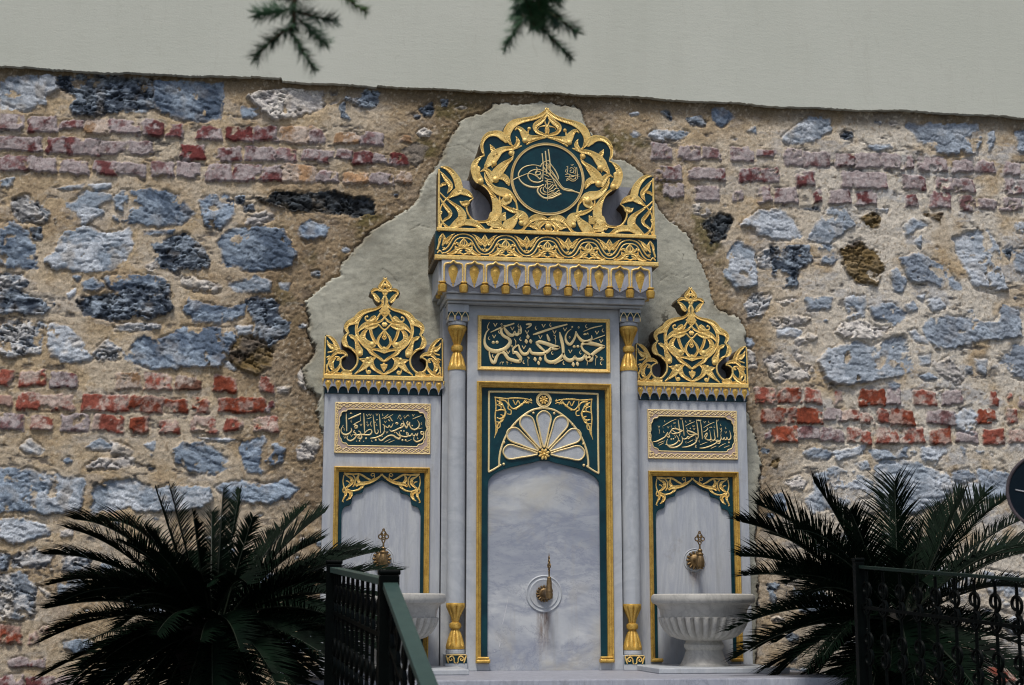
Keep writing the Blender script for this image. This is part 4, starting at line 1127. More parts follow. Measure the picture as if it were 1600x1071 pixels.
# medallion
mc = (AX+0.001, zat(856.8, 280, D_CREST)); mr = 60.3*px_size(D_CREST)
mb = MB(); mb.prism([(mc[0]+mr*math.cos(a), mc[1]+mr*math.sin(a)) for a in np.linspace(0, 2*math.pi, 65)[:-1]], 0.4005, 0.4075)
med = mb.build('medallion', M['teal'], crest)
mb = MB(); mb.stroke([(mc[0]+mr*.985*math.cos(a), mc[1]+mr*.985*math.sin(a), 0.015) for a in np.linspace(0, 2*math.pi, 73)], 0.407, 0.008)
mb.build('medallion_ring', M['gold_pale'], crest, smooth=True)
TUG = '''470,168,13 478,240,13 485,330,14 482,420,12 478,500,10
512,138,14 520,230,14 528,330,13 530,430,10
550,116,14 562,200,14 572,300,13 575,440,10
455,335,10 380,316,9 300,322,11 230,348,13 182,395,15 165,450,15 185,510,16 235,562,20 300,592,22 370,603,20 430,595,16 485,568,12
480,392,8 440,375,9 390,373,10 330,390,11 293,425,12 290,465,14 320,510,16 370,535,17 430,538,15 480,515,12
82,518,12 140,485,12 220,450,9 290,425,9 350,435,11 400,462,13 442,498,16
395,342,10 408,380,10 385,415,12 400,445,12 440,435,11 445,405,10 410,398,9 392,420,8
442,498,12 458,470,9 450,420,9
o 400,350,8
452,335,10 462,305,10 500,275,9 540,262,9 556,258,9
556,262,8 585,310,11 625,365,13 655,415,14 676,465,14 684,500,9
520,300,7 550,340,9 600,400,10 640,460,11 668,505,10
485,345,9 530,400,11 580,455,12 640,515,14 690,580,15 735,625,16 800,645,17 880,655,15 978,688,15
500,300,7 560,380,9 620,450,10 680,530,11 730,600,12 780,622,12 850,636,11 930,672,8
495,572,8 450,585,12 420,615,17 412,655,18 440,700,20 490,735,20 545,745,18 600,738,18 650,715,17 712,686,18
712,686,14 690,678,12 650,690,11 600,712,10 560,722,10
470,600,8 448,630,12 455,665,13 490,690,14 526,694,9
500,590,7 484,625,10 495,655,12 525,668,9
520,560,8 512,590,9 526,620,10
545,700,8 575,690,10 610,690,10 650,670,11 688,640,11 695,655,8
548,670,9 590,650,10 620,640,10 650,615,11 680,620,10
560,640,8 600,610,10 630,575,10 660,600,9
540,630,9 580,590,10 610,560,9
520,520,9 570,530,9 610,540,8
505,480,9 540,500,10 590,500,8
495,440,9 530,450,10 560,470,8
500,400,9 530,410,9 550,430,8
545,560,9 580,560,9
590,665,8 625,665,9
545,720,8 580,712,8
538,500,7 543,620,8 540,770,6
505,520,9 530,540,9 535,570,8
600,480,8 640,560,9 660,590,8
565,420,8 610,480,8
500,350,8 520,380,8
540,290,8 560,330,8 575,360,8'''
SIG = '''800,330,7 800,380,8 790,420,9 815,435,8
780,368,6 768,405,6
915,348,9 922,420,9 928,495,9
880,340,8 900,360,8 900,420,8
840,312,7 855,320,7 872,308,7
828,360,7 850,350,8 880,372,8 872,408,9 840,412,8 828,390,7 850,378,7
770,438,8 810,432,9 860,455,10 905,455,9 950,462,6
772,462,8 830,470,9 880,462,8
785,520,9 795,490,8 830,485,9 860,500,9 895,492,9 905,470,7
790,515,8 820,505,8 850,522,10 890,520,9 912,498,7
830,440,7 820,470,7
870,415,7 905,435,7
o 785,335,5
o 940,440,5'''
mb = MB(); draw(mb, 'TG', TUG, 0.4075, 0.0035, groove=False, wmul=1.35); draw(mb, 'TG', SIG, 0.4075, 0.0035, groove=False, wmul=1.3)
mb.build('gilded_monogram', M['gold_pale'], med, smooth=True)

# ---- frieze --------------------------------------------------------------
HWF = 0.622
fz_t = zb_c; fz_b = zat(856, 404, D_CREST)
mb = MB(); mb.box(AX-HWF, AX+HWF, 0.0, 0.402, fz_b, fz_t-0.001)
frieze = mb.build('frieze', M['teal'], fo)
mb = MB()
U = 68.7*px_size(D_CREST); zc = (fz_b+fz_t)/2
def ft(mb, cx, lines, sgn=1, side=None):
    """unit drawn in A5 pixels round x=806 (unit 495 wide, band 850..1050)"""
    for ln in lines.split('\n'):
        p = []
        for t in ln.split():
            a, b, w = [float(q) for q in t.split(',')]
            X = cx+sgn*a/495*U; Z = fz_t-0.004-(b/205)*(fz_t-fz_b-0.006); p.append((X, Z, w/495*U))
        if side is None: mb.stroke([q for q in p], 0.402)
        else: mb.stroke([(side[0]+side[1]*(x-cx), z, w) for x, z, w in p], 0.402)
WAVE = '''0,12,17 50,18,18 95,34,18 130,62,20 158,100,20 190,136,20 225,158,18 247,163,14
0,46,14 45,50,15 85,66,16 112,96,17 135,130,18 165,162,18 205,184,16 247,190,13
0,52,10 24,76,18 40,100,26 22,122,26 0,138,26
0,50,10 10,85,10 8,120,16
30,122,22 58,108,34 88,92,20
10,142,24 50,140,38 78,150,44 100,128,22
78,150,50 108,176,54 155,192,34 195,196,16
20,160,16 50,172,26 85,182,30
0,198,20 40,186,20 70,192,14
247,14,14 228,44,22 218,72,32 236,104,28 247,122,26
247,40,8 240,70,10 247,100,10
214,86,34 192,72,46 165,50,40 135,26,22 105,12,12
206,106,26 184,96,26 165,76,16
247,138,14 232,150,14 220,140,12'''
for k in range(-2, 3):
    cx = AX+k*U
    for sg in (1, -1): ft(mb, cx, WAVE, sg)
    mb.dome(cx-0.27*U*0, zc-0.012, 0.006, 0.402)
    for sg in (-1, 1): mb.dome(cx+sg*0.21*U, zc-0.004, 0.008, 0.402, 0.008)
cx = AX+2.5*U
WE = '''4,20,20 30,60,30 40,110,26 60,160,24
0,196,14 30,170,20 60,190,18'''
for s in (-1, 1): ft(mb, AX+s*2.5*U, WE, s)
mb.frustum(AX-HWF-0.004, AX+HWF+0.004, fz_b-0.026, fz_b-0.001, 0.392, 0.418, 0.004)
mb.build('gilded_scroll_band', M['gold'], frieze, smooth=True)
mb = MB(); mb.box(AX-HWF-0.003, AX+HWF+0.003, 0.0, 0.3915, fz_b-0.025, fz_b-0.002); mb.build('band_return', M['gold_dark'], frieze)
# carved side of crest and frieze block (seen obliquely)
mb = MB()
for s in (-1, 1):
    for dd in np.arange(0.05, 0.38, 0.055):
        xx = AX+s*(HWF+0.0005)
        p = [(dd+0.012*math.cos(a), zc+0.03*math.sin(a)) for a in np.linspace(0, 2*math.pi, 10)[:-1]]
        mb.tube([(xx, -q[0], q[1]) for q in p]+[(xx, -p[0][0], p[0][1])], 0.004, 5)
        mb.tube([(xx, -dd, fz_b+0.003), (xx, -dd-0.02, zc), (xx, -dd, fz_t-0.003)], 0.004, 5)
mb.build('side_scrollwork', M['gold_dark'], frieze, smooth=True)

# ---- stalactite cornice ---------------------------------------------------
cz_t = fz_b-0.0265; cz_b = zat(856, 455, 0.40)
ch = cz_t-cz_b; NC = 10; CW = 34.25*px_size(0.41)
mb = MB(); mb.box(AX-0.60, AX+0.60, 0.0, 0.372, cz_b, cz_t)
corn = mb.build('cornice', M['marble'], fo, bevel=0.002)
plate = MB(); kite = MB(); line = MB(); cells = MB()
xs0 = AX-CW*NC/2
top = [(xs0-0.006, cz_t), (xs0+CW*NC+0.006, cz_t)]; bot = []
pw = 0.095
for k in range(NC, -1, -1):
    xk = xs0+k*CW
    bot += [(xk+CW*pw if k < NC else xk+0.006, cz_t-ch*.26), (xk+CW*pw if k < NC else xk+0.006, cz_t-ch*0.80), (xk-CW*pw if k > 0 else xk-0.006, cz_t-ch*0.80), (xk-CW*pw if k > 0 else xk-0.006, cz_t-ch*.26)]
    if k > 0:
        xm = xk-CW/2
        bot += [(xk-CW*.20, cz_t-ch*0.17), (xm+CW*.12, cz_t-ch*0.14), (xm, cz_t-ch*0.07), (xm-CW*.12, cz_t-ch*0.14), (xm-CW*.30, cz_t-ch*0.17)]
plate.prism(top[:1]+[top[1]]+bot, 0.3725, 0.412)
arc = plate.build('niche_arcade', M['marble'], corn, bevel=0.0015)
for k in range(NC):
    x0 = xs0+k*CW; xm = x0+CW/2
    out = [(x0+CW*pw, cz_t-ch*.80), (x0+CW*pw, cz_t-ch*.26), (x0+CW*.20, cz_t-ch*.17), (xm-CW*.12, cz_t-ch*.14), (xm, cz_t-ch*.07), (xm+CW*.12, cz_t-ch*.14), (x0+CW*.80, cz_t-ch*.17), (x0+CW-CW*pw, cz_t-ch*.26), (x0+CW-CW*pw, cz_t-ch*.80)]
    inn = [(xm-CW*.01, cz_t-ch*.97), (xm-CW*.20, cz_t-ch*.42), (xm-CW*.21, cz_t-ch*.30), (xm-CW*.12, cz_t-ch*.20), (xm, cz_t-ch*.15), (xm+CW*.12, cz_t-ch*.20), (xm+CW*.21, cz_t-ch*.30), (xm+CW*.20, cz_t-ch*.42), (xm+CW*.01, cz_t-ch*.97)]
    vs = [(x, -0.409, z) for x, z in out]+[(x, -0.397, z) for x, z in inn]
    cells.add(vs, [(i, i+1, 10+i, 9+i) for i in range(8)])
    # gold kite
    kp = [(xm, cz_t-ch*.97), (xm-CW*.24, cz_t-ch*.42), (xm-CW*.22, cz_t-ch*.27), (xm, cz_t-ch*.14), (xm+CW*.22, cz_t-ch*.27), (xm+CW*.24, cz_t-ch*.42)]
    kite = MB(); kite.add([(x, -0.398, z) for x, z in kp]+[(xm, -0.405, cz_t-ch*.36)], [(0, 1, 6), (1, 2, 6), (2, 3, 6), (3, 4, 6), (4, 5, 6), (5, 0, 6)]); kite.build('gilded_kite', M['gold_deep'], corn)
    # gold outline of arch
    o2 = [out[1]]+out[1:8]
    line.stroke([(out[0][0]-0.004, out[0][1]+ch*.03, 0.008)]+[(x-(0.003 if x < xm-CW*.25 else -0.003 if x > xm+CW*.25 else 0), z+0.005, 0.0115) for x, z in out[1:8]]+[(out[8][0]+0.004, out[8][1]+ch*.03, 0.008)], 0.412, 0.005)
    # zigzag soffit
    cells.add([(x0, -0.40, cz_t-ch*.82), (x0+CW, -0.40, cz_t-ch*.82), (xm, -0.386, cz_t-ch*1.04), (x0, -0.3845, cz_t-ch*1.16), (x0+CW, -0.3845, cz_t-ch*1.16)], [(0, 2, 3), (1, 4, 2), (0, 1, 2)])
cells.build('niche_facets', M['marble_dirty_shaded'], corn)
line.build('gilded_niche_outline', M['gold'], corn, smooth=True)
def knob_prof(r, z, h): return [(r*.35, z-h*.98), (r*.85, z-h*.95), (r*.98, z-h*.6), (r, z-h*.35), (r*.8, z-h*.28), (r*.55, z-h*.2), (r*.95, z-h*.12), (r*.9, z-h*.03), (r*.5, z)]
for k in range(NC+1):
    mb = MB(); xk = xs0+k*CW
    mb.lathe(xk, 0.398, knob_prof(0.0235, cz_t-ch*.76, ch*.40), 14, mod=lambda a, i: 1+0.06*math.cos(6*a))
    mb.build('gilded_drop', M['gold_deep'], corn, smooth=True)
for s in (-1, 1):
    for dd in (0.30, 0.20):
        mb = MB(); mb.lathe(AX+s*(CW*NC/2), dd, knob_prof(0.018, cz_t-ch*.86, ch*.28), 12); mb.build('gilded_drop', M['gold_deep'], corn, smooth=True)
    mb = MB()
    for dd in np.arange(0.06, 0.40, 0.085): mb.box(AX+s*(CW*NC/2)-0.012, AX+s*(CW*NC/2)+0.006, dd, dd+0.02, cz_t-ch*.8, cz_t)
    mb.build('cornice_side_rib', M['marble_dirty_shaded'], corn)
# stepped mouldings below
s1, s2, s3 = zat(850, 463, 0.36), zat(850, 473.5, 0.34), zt
mb = MB()
mb.box(AX-0.572, AX+0.572, 0.0, 0.384, s1-0.001, cz_b-0.001)
mb.box(AX-0.556, AX+0.556, 0.0, 0.366, s2, s1-0.002)
mb.box(AX-0.546, AX+0.546, 0.0, 0.340, s3+0.001, s2-0.001)
mb.build('stepped_moulding', M['marble'], fo, bevel=0.004)

# ---- columns ----------------------------------------------------------------
def column(cx):
    cd = 0.262
    k = px_size(cd)
    def zz(y): return zat(711 if cx < 0 else 984, y+(0 if cx < 0 else 1.5), cd)
    sh = MB(); sh.lathe(cx, cd, [(14.2*k, zz(1017)), (14.0*k, zz(1000)), (14.0*k, zz(800)), (13.8*k, zz(560)), (13.6*k, zz(500))], 40)
    # inner core hidden where capitals narrow: shaft only between the gilded parts
    sh = MB(); sh.lathe(cx, cd, [(14.2*k, zz(945)), (14.0*k, zz(800)), (13.6*k, zz(578))], 40)
    shaft = sh.build('column_shaft', M['marble'], fo, smooth=True)
    flut = lambda a, i: 1+(0.07*abs(math.sin(4*a)) if i in flute else 0)
    flute = (3, 4, 5, 6, 11, 12, 13)
    pr = [(14.5, 579.5), (14.8, 577), (14.2, 573), (12.8, 571), (10.5, 562), (7.8, 555), (5.8, 550), (8.6, 549.2), (9.8, 545), (8.6, 541), (5.4, 539.5), (5.8, 537), (9.5, 527), (12.5, 520), (14, 517.5), (15, 516), (15.2, 513), (14.5, 511), (13.5, 510.5)]
    mb = MB(); mb.lathe(cx, cd, [(r*k, zz(y)) for r, y in pr], 96, mod=lambda a, i: 1+(0.26*(abs(math.sin(4*a))**.5-.75) if i in (3, 4, 5, 10, 11, 12, 13) else 0))
    mb.build('gilded_capital', M['gold_deep'], shaft, smooth=True)
    pr = [(13.5, 1014.5), (14.6, 1014), (14.8, 1010), (13.5, 1007), (12, 1001), (9, 991), (5.8, 983), (8.6, 982), (9.8, 978), (8.6, 974), (5.6, 972.5), (7, 965), (11, 956), (14, 949), (14.8, 946.5), (14.5, 943), (13.8, 942)]
    mb = MB(); mb.lathe(cx, cd, [(r*k, zz(y)) for r, y in pr], 96, mod=lambda a, i: 1+(0.26*(abs(math.sin(4*a))**.5-.75) if i in (3, 4, 5, 11, 12, 13) else 0))
    mb.build('gilded_base', M['gold_deep'], shaft, smooth=True)
    mb = MB(); mb.lathe(cx, cd, [(14*k, zz(1022)), (14.8*k, zz(1021)), (14.8*k, zz(1016)), (14*k, zz(1014.8))], 32)
    mb.box(cx-17*k, cx+17*k, 0.19, 0.312, ZB, zz(1022.3))
    mb.build('column_plinth', M['marble'], shaft, bevel=0.003); mb = MB()
    mb.lathe(cx, cd, [(13.8*k, zz(510.2)), (15*k, zz(509)), (15*k, zz(505.5)), (14*k, zz(504.5))], 32)
    mb.box(cx-17*k, cx+17*k, 0.19, 0.318, zz(497), zt-0.001)
    mb.box(cx-16.3*k, cx+16.3*k, 0.19, 0.308, zz(504.2), zz(497.3))
    mb.build('column_cap_block', M['marble'], shaft, bevel=0.003)
    mb = MB(); dt = 0.3082
    for q in (-1, 0, 1):
        xc = cx+q*11*k
        mb.stroke([(xc-5.5*k, zz(503.6), 1.6*k), (xc-5*k, zz(498), 1.6*k), (xc-2.5*k, zz(493), 1.6*k), (xc, zz(490.3), 1.6*k), (xc+2.5*k, zz(493), 1.6*k), (xc+5*k, zz(498), 1.6*k), (xc+5.5*k, zz(503.6), 1.6*k)], 0.3182 if False else 0.318, 0.004)
    mb.build('lotus_outline', M['gold_pale'], shaft, smooth=True)
    mb = MB(); mb.box(cx-16.6*k, cx+16.6*k, 0.3182, 0.3186, zz(496.8), zz(490.8)); mb.build('capital_band', M['teal'], shaft)
    mb = MB(); mb.dome(cx, zz(499.5), 3.4*k, 0.3184, 0.002); mb.build('lotus_heart', M['niche_blue'], shaft, smooth=True)
    mb = MB(); dp = 0.3122
    for s in (-1, 1):
        c0 = (cx+s*7.6*k, zz(1029.5))
        mb.stroke([(cx+s*1.2*k, zz(1036), 1.8*k), (cx+s*3*k, zz(1034), 2.2*k), (cx+s*3.4*k, zz(1029), 2.4*k), (c0[0]-s*1*k, zz(1025.3), 2.4*k), (c0[0]+s*3.6*k, zz(1028), 2.3*k), (c0[0]+s*2*k, zz(1032), 2*k), (c0[0]-s*1.2*k, zz(1031), 1.8*k), (c0[0], zz(1029), 1.6*k)], dp, 0.005)
        mb.stroke([(cx+s*12*k, zz(1035.5), 2*k), (cx+s*14*k, zz(1029), 3*k), (cx+s*15.5*k, zz(1024.5), 2*k)], dp, 0.005)
    mb.stroke([(cx-15*k, zz(1023.3), 1.6*k), (cx, zz(1023.3), 1.6*k), (cx+15*k, zz(1023.3), 1.6*k)], dp, 0.004)
    mb.build('pedestal_scroll', M['gold'], shaft, smooth=True)
    mb = MB(); mb.box(cx-16.6*k, cx+16.6*k, 0.3121, 0.3125, zz(1036.5), zz(1022.8)); mb.build('pedestal_ground', M['teal'], shaft)
    return shaft
cdx = (at(984.5, 800, 0.262).x-at(711.5, 800, 0.262).x)/2
column(AX-cdx); column(AX+cdx)

# ---- wings --------------------------------------------------------------------
def copy_tree(o, parent, dx=0.0):
    c = o.copy(); COL.objects.link(c); c.parent = parent
    c.location = o.location+Vector((dx, 0, 0))
    for ch in list(o.children): copy_tree(ch, c)
    return c
wing_parts = []
WH = 0.325; D = D_WING
zc_t = zat(1080, 605, D); zc_b = zat(1080, 626.5, D)
wx0, wx1 = span(1011.5, 1153.5, 880, D); hw = (wx1-wx0)/2; wx0, wx1 = XR-hw, XR+hw
wz1 = zat(1081, 737, D); wzb = zat(1081, 1028.5, D)
mb = MB()
mb.prism([(XR-WH+0.006, ZB), (wx0+g, ZB), (wx0+g, wz1-g), (wx1-g, wz1-g), (wx1-g, ZB), (XR+WH-0.006, ZB), (XR+WH-0.006, zc_b), (XR-WH+0.006, zc_b)], 0.10, D)
mb.box(XR-WH+0.008, XR+WH-0.008, 0.0, 0.0995, ZB, zc_b)
wing = mb.build('wing_slab', M['marble_stripe'], fo, bevel=0.003); wing_parts.append(wing)
mb = MB(); mb.box(wx0+g, wx1-g, 0.101, 0.148, ZB, wz1-g); nb = mb.build('niche_back', M['marble_stripe'], wing)
DW = 0.163
half = poly_px('W8', '490,742 470,752 450,762 425,778 400,790 372,800 352,808 344,822 340,838 332,850 312,856 290,860 270,870 255,885 250,905 248,925 245,945 232,958 212,962 192,970 180,985 170,1010 168,1040', DW)
half[0] = (XR, half[0][1])
half.append((half[-1][0], wzb)); half += [(wx0+g+.001, wzb), (wx0+g+.001, wz1-g-.001)]
mb = MB(); mb.prism(mirror_poly(half, XR), 0.149, DW); ap = mb.build('arch_plate', M['teal'], fo, bevel=0.0015); wing_parts.append(ap)
CW8 = '''490,696,12 460,722,20 425,745,24 385,762,28 345,770,32 305,775,30 280,790,22
484,704,10 484,690,12
404,688,8 400,700,8 412,708,9 428,700,9 424,686,9 408,686,9
428,700,9 430,722,10 410,738,10
178,684,18 215,690,22 255,692,16 300,690,18 335,705,20 365,725,18 400,742,14
182,690,12 210,712,14 240,730,26 246,765,24 222,790,22 198,810,20
176,700,12 170,750,12 180,800,14 200,830,22 232,845,34 240,870,30 222,905,18 205,915,8
205,820,14 250,835,14 300,825,18 330,800,22 352,775,18
250,700,12 268,725,14 270,770,16 255,800,12
300,695,14 290,730,26 312,765,26 350,770,18
200,825,24 195,870,22 182,900,16 172,925,12 182,930,8
180,800,10 172,830,12 180,850,10 190,838,8
176,905,8 170,925,10
196,750,10 215,755,12 225,770,8
o 240,748,14
o 305,765,15
o 205,835,12'''
for sd_ in (1, -1):
    mb = MB(); draw(mb, 'W8', CW8, DW, None, xf=(lambda x, z: (XR+sd_*(x-XR), z)))
    mb.build('corner_scrollwork', M['gold'], ap, smooth=True)
mb = MB(); sc = 0.9
prw = [(o*sc, d-0.10) for o, d in prof]
mould(mb, wx0, wx1, wzb, wz1, prw, closed=False)
for s in (-1, 1):
    xe = wx0 if s < 0 else wx1; xi = xe-s*19*wf
    mb.frustum(min(xe, xi)-.001, max(xe, xi)+.001, wzb-0.020, wzb-0.001, DW, 0.202, 0.006)
mb.build('gilded_frame', M['gold_deep'], ap, bevel=0.001)
mb = MB()
for s in (-1, 1):
    xe = wx0 if s < 0 else wx1; xi = xe-s*19*wf
    mb = MB(); mb.box(min(xe, xi), max(xe, xi), 0.1485, 0.172, ZB, wzb-0.021)
    mb.build('frame_foot', M['marble'], ap, bevel=0.003)
# cornice of the wing
g_t = zat(1080, 598.5, 0.2); g_b = zat(1080, 605.5, 0.2); k_b = zat(1080, 618.5, 0.2); t_b = zc_b
mb = MB(); mb.box(XR-WH+0.004, XR+WH-0.004, 0.0, 0.186, t_b-0.001, g_b)
wc = mb.build('small_cornice', M['teal'], fo); wing_parts.append(wc)
pit = 2*WH/11.8; n12 = 12; x0c = XR-pit*n12/2
mb = MB(); bot = []
hh = g_b-t_b
for k in range(n12, 0, -1):
    xr_ = x0c+k*pit; xm = xr_-pit/2
    # marble point at each kite, teal arches between them (centred on cell borders)
    bot += [(xr_-pit*0.0, g_b-hh*.50), (xr_-pit*.20, g_b-hh*.54), (xr_-pit*.35, g_b-hh*.65), (xr_-pit*.43, g_b-hh*.82), (xm+pit*.035, g_b-hh*0.99), (xm-pit*.035, g_b-hh*0.99), (xm-pit*.07, g_b-hh*.82), (xm-pit*.15, g_b-hh*.65), (xm-pit*.30, g_b-hh*.54)]
bot.append((x0c, g_b-hh*.50))
mb.prism([(x0c, g_b), (x0c+pit*n12, g_b)]+bot, 0.1865, 0.206)
sc_ = mb.build('scalloped_band', M['marble_dirty_shaded'], wc)  # darker marble: shade of the recess put into the colour
mb = MB(); m2 = MB()
for k in range(n12):
    xm = x0c+(k+.5)*pit
    kp = [(xm, g_b-hh*.90), (xm-pit*.30, g_b-hh*.30), (xm-pit*.22, g_b-hh*.04), (xm+pit*.22, g_b-hh*.04), (xm+pit*.30, g_b-hh*.30)]
    mb = MB(); mb.add([(x, -0.2062, z) for x, z in kp]+[(xm, -0.212, g_b-hh*.24)], [(0, 1, 5), (1, 2, 5), (2, 3, 5), (3, 4, 5), (4, 0, 5)]); mb.build('gilded_kite', M['gold_deep'], wc)
    xb = x0c+k*pit
    m2.stroke([(xb, g_b, 0.012), (xb, g_b-hh*.15, 0.009), (xb, g_b-hh*.34, 0.003)], 0.206, 0.006)
m2.stroke([(x0c+pit*n12, g_b, 0.012), (x0c+pit*n12, g_b-hh*.15, 0.009), (x0c+pit*n12, g_b-hh*.34, 0.003)], 0.206, 0.006)
m2.frustum(XR-WH-0.002, XR+WH+0.002, g_b+0.0005, g_t, 0.02, 0.214, 0.003)
m2.build('gilded_band', M['gold'], wc, smooth=True)
# small crest
DS = 0.205
h1 = poly_px('B9', '508,-8 485,8 460,32 440,62 428,92 405,92 385,96 368,115 358,138 375,152 395,162 408,190 422,215 440,230 458,240 460,262 445,282 415,292 370,296 325,302 285,315 252,332 228,358 212,388 180,396 152,410 135,440 132,475 142,505 152,525 135,540 120,570 115,605 125,635 145,655 190,662 225,685 248,720 256,765 252,815 235,855 205,880 165,880 132,855 118,815 122,780 140,760 165,745 158,715 135,695 110,682 85,676', DS)
h2 = poly_px('Z4', '180,612 175,590 155,560 130,540 100,525 74,516 71,530 71,700 71,862', DS)
cyc = 1080.6
half = h1+h2; half[0] = (XR, half[0][1]); half = [(min(x, XR), z) for x, z in half]; half[-1] = (half[-1][0], g_t)
half[-2:] = [(XR-WH, half[-2][1]), (XR-WH, g_t)]
mb = MB(); mb.prism(mirror_poly(half, XR), 0.085, 0.2)
sc1 = mb.build('small_crest', M['gold_dark'], fo); wing_parts.append(sc1)
mb = MB(); mb.prism(mirror_poly(half, XR), 0.2003, 0.2025); mb.build('crest_ground', M['teal'], sc1)
mb = MB(); DS2 = 0.2025
draw(mb, 'B9', '''510,2,14 485,25,22 462,58,30 450,90,28 480,112,22 505,135,18
432,108,24 400,112,30 372,132,20
374,145,16 405,165,30 428,200,44 448,225,30
440,120,20 470,128,18 490,140,16
512,45,10 512,70,34 512,92,14
512,150,18 495,178,16 480,210,20 480,245,20 458,275,22 415,298,26 370,308,32 320,322,42 278,345,48 245,385,50 222,420,30
500,110,14 520,140,14 500,180,10
240,405,70 200,420,56 165,440,44 150,475,34 165,512,24 178,522,14
175,525,12 145,560,28 138,600,46 150,635,44 172,655,26
172,655,18 215,680,20 248,715,20 268,765,18 264,820,18 240,862,18 205,890,18 160,888,18 125,860,18 110,815,16 114,775,16 140,752,14 168,742,10
330,320,20 285,370,22 258,420,24 246,480,26 256,540,28 290,600,36 330,640,44 370,675,42 395,715,36 440,745,26 480,770,20 515,800,14
248,550,20 250,600,24 262,650,44 282,700,62 290,730,44
o 288,726,28
180,548,12 205,560,34 235,580,30 250,620,20
514,365,18 480,405,20 440,425,24 400,432,34 350,442,50 310,462,44 275,492,26 250,525,18
470,330,18 440,380,20 420,410,20
345,362,12 325,378,14 332,405,16 360,408,18 395,390,44 412,370,30
o 345,372,10
330,455,50 370,470,52 420,462,30 450,450,18 480,480,16 500,500,14
375,480,24 385,530,26 405,580,26 438,630,22
345,490,20 315,530,40 308,575,50 335,620,62 385,640,58 420,640,36
o 395,635,30
514,425,12 514,445,34 514,465,14
490,446,10 514,450,20
514,488,10 485,530,18 455,575,22 450,620,22 475,660,24 514,690,26
505,500,10 500,550,12 490,570,12 508,590,12
o 510,565,12
360,690,22 400,680,26 450,688,24 514,700,44
514,660,12 514,690,50 514,720,14
440,745,22 410,780,22 404,830,24 430,870,28 475,900,28 514,922,16
455,765,14 490,790,18 514,800,16
514,815,12 514,845,56 514,865,40 514,895,10
485,830,16 500,845,24
248,918,12 295,880,28 340,835,56 375,790,64 400,770,40
285,776,10 330,790,44 360,800,40
390,810,50 410,850,40 450,888,24 500,920,14
352,850,12 352,885,14 368,912,18 390,902,16 385,885,12
o 375,895,16
o 360,775,22
514,255,16 514,285,34 514,320,66 514,345,50 514,368,16
455,318,16 490,325,36
480,250,14 500,300,16
512,180,16 514,215,16 514,260,18
130,905,30 175,905,50 215,912,24''', DS2, None, XR, wmul=1.18)
draw(mb, 'Z4', '''76,530,12 76,700,12 76,850,14
80,520,8 115,538,22 145,568,28 165,605,34 178,640,38 185,660,30
185,655,34 222,660,26 250,680,14 254,692,6
190,650,30 150,672,22 118,715,14 100,770,12 92,820,12
88,560,8 105,595,24 130,615,40 150,625,20 135,650,14 100,660,12
90,700,10 115,690,10 100,720,12
165,695,16 140,722,26 128,760,34 140,795,26
165,695,14 190,700,10 188,722,10 172,722,10
o 182,712,9
205,725,10 195,770,18 170,805,26 130,828,26 90,835,14
150,820,20 190,838,30 225,835,20
92,760,10 100,800,16 120,825,14''', DS2, None, XR, wmul=1.18)
mb.build('gilded_tracery', M['gold'], sc1, smooth=True)
# marble behind the small crest's openings
mb = MB(); mb.box(XR-0.27, XR+0.27, 0.026, 0.084, g_t-0.001, g_t+0.20); bk = mb.build('crest_backing', M['marble_dirty_shaded'], fo); wing_parts.append(bk)
# tap (rosette, body, handle)
def tube_px(mb, win, pts, d, r, n=7):
    mb.tube([Vector((*zp(win, x, y, d)[:1], -dd, zp(win, x, y, d)[1])) for x, y, dd in pts], r, n)
def fan_disc(mb, x, z, r, d, n=14):
    mb.dome(x, z, r*.8, d, r*.5, 20)
    for k in range(n):
        a = 2*math.pi*k/n
        mb.stroke([(x+r*.25*math.cos(a), z+r*.25*math.sin(a), r*.12), (x+r*.65*math.cos(a), z+r*.65*math.sin(a), r*.24), (x+r*.95*math.cos(a), z+r*.95*math.sin(a), r*.30)], d+r*.12, r*.20, groove=False)
def ring_y(mb, x, z, prof, n=40):
    """turned disc, axis towards the camera: prof (r, d)"""
    m = len(prof); vs = [(x+r*math.cos(2*math.pi*k/n), -d, z+r*math.sin(2*math.pi*k/n)) for r, d in prof for k in range(n)]
    fs = [(i*n+k, i*n+(k+1) % n, (i+1)*n+(k+1) % n, (i+1)*n+k) for i in range(m-1) for k in range(n)]
    fs.append(tuple((m-1)*n+k for k in range(n))); mb.add(vs, fs)
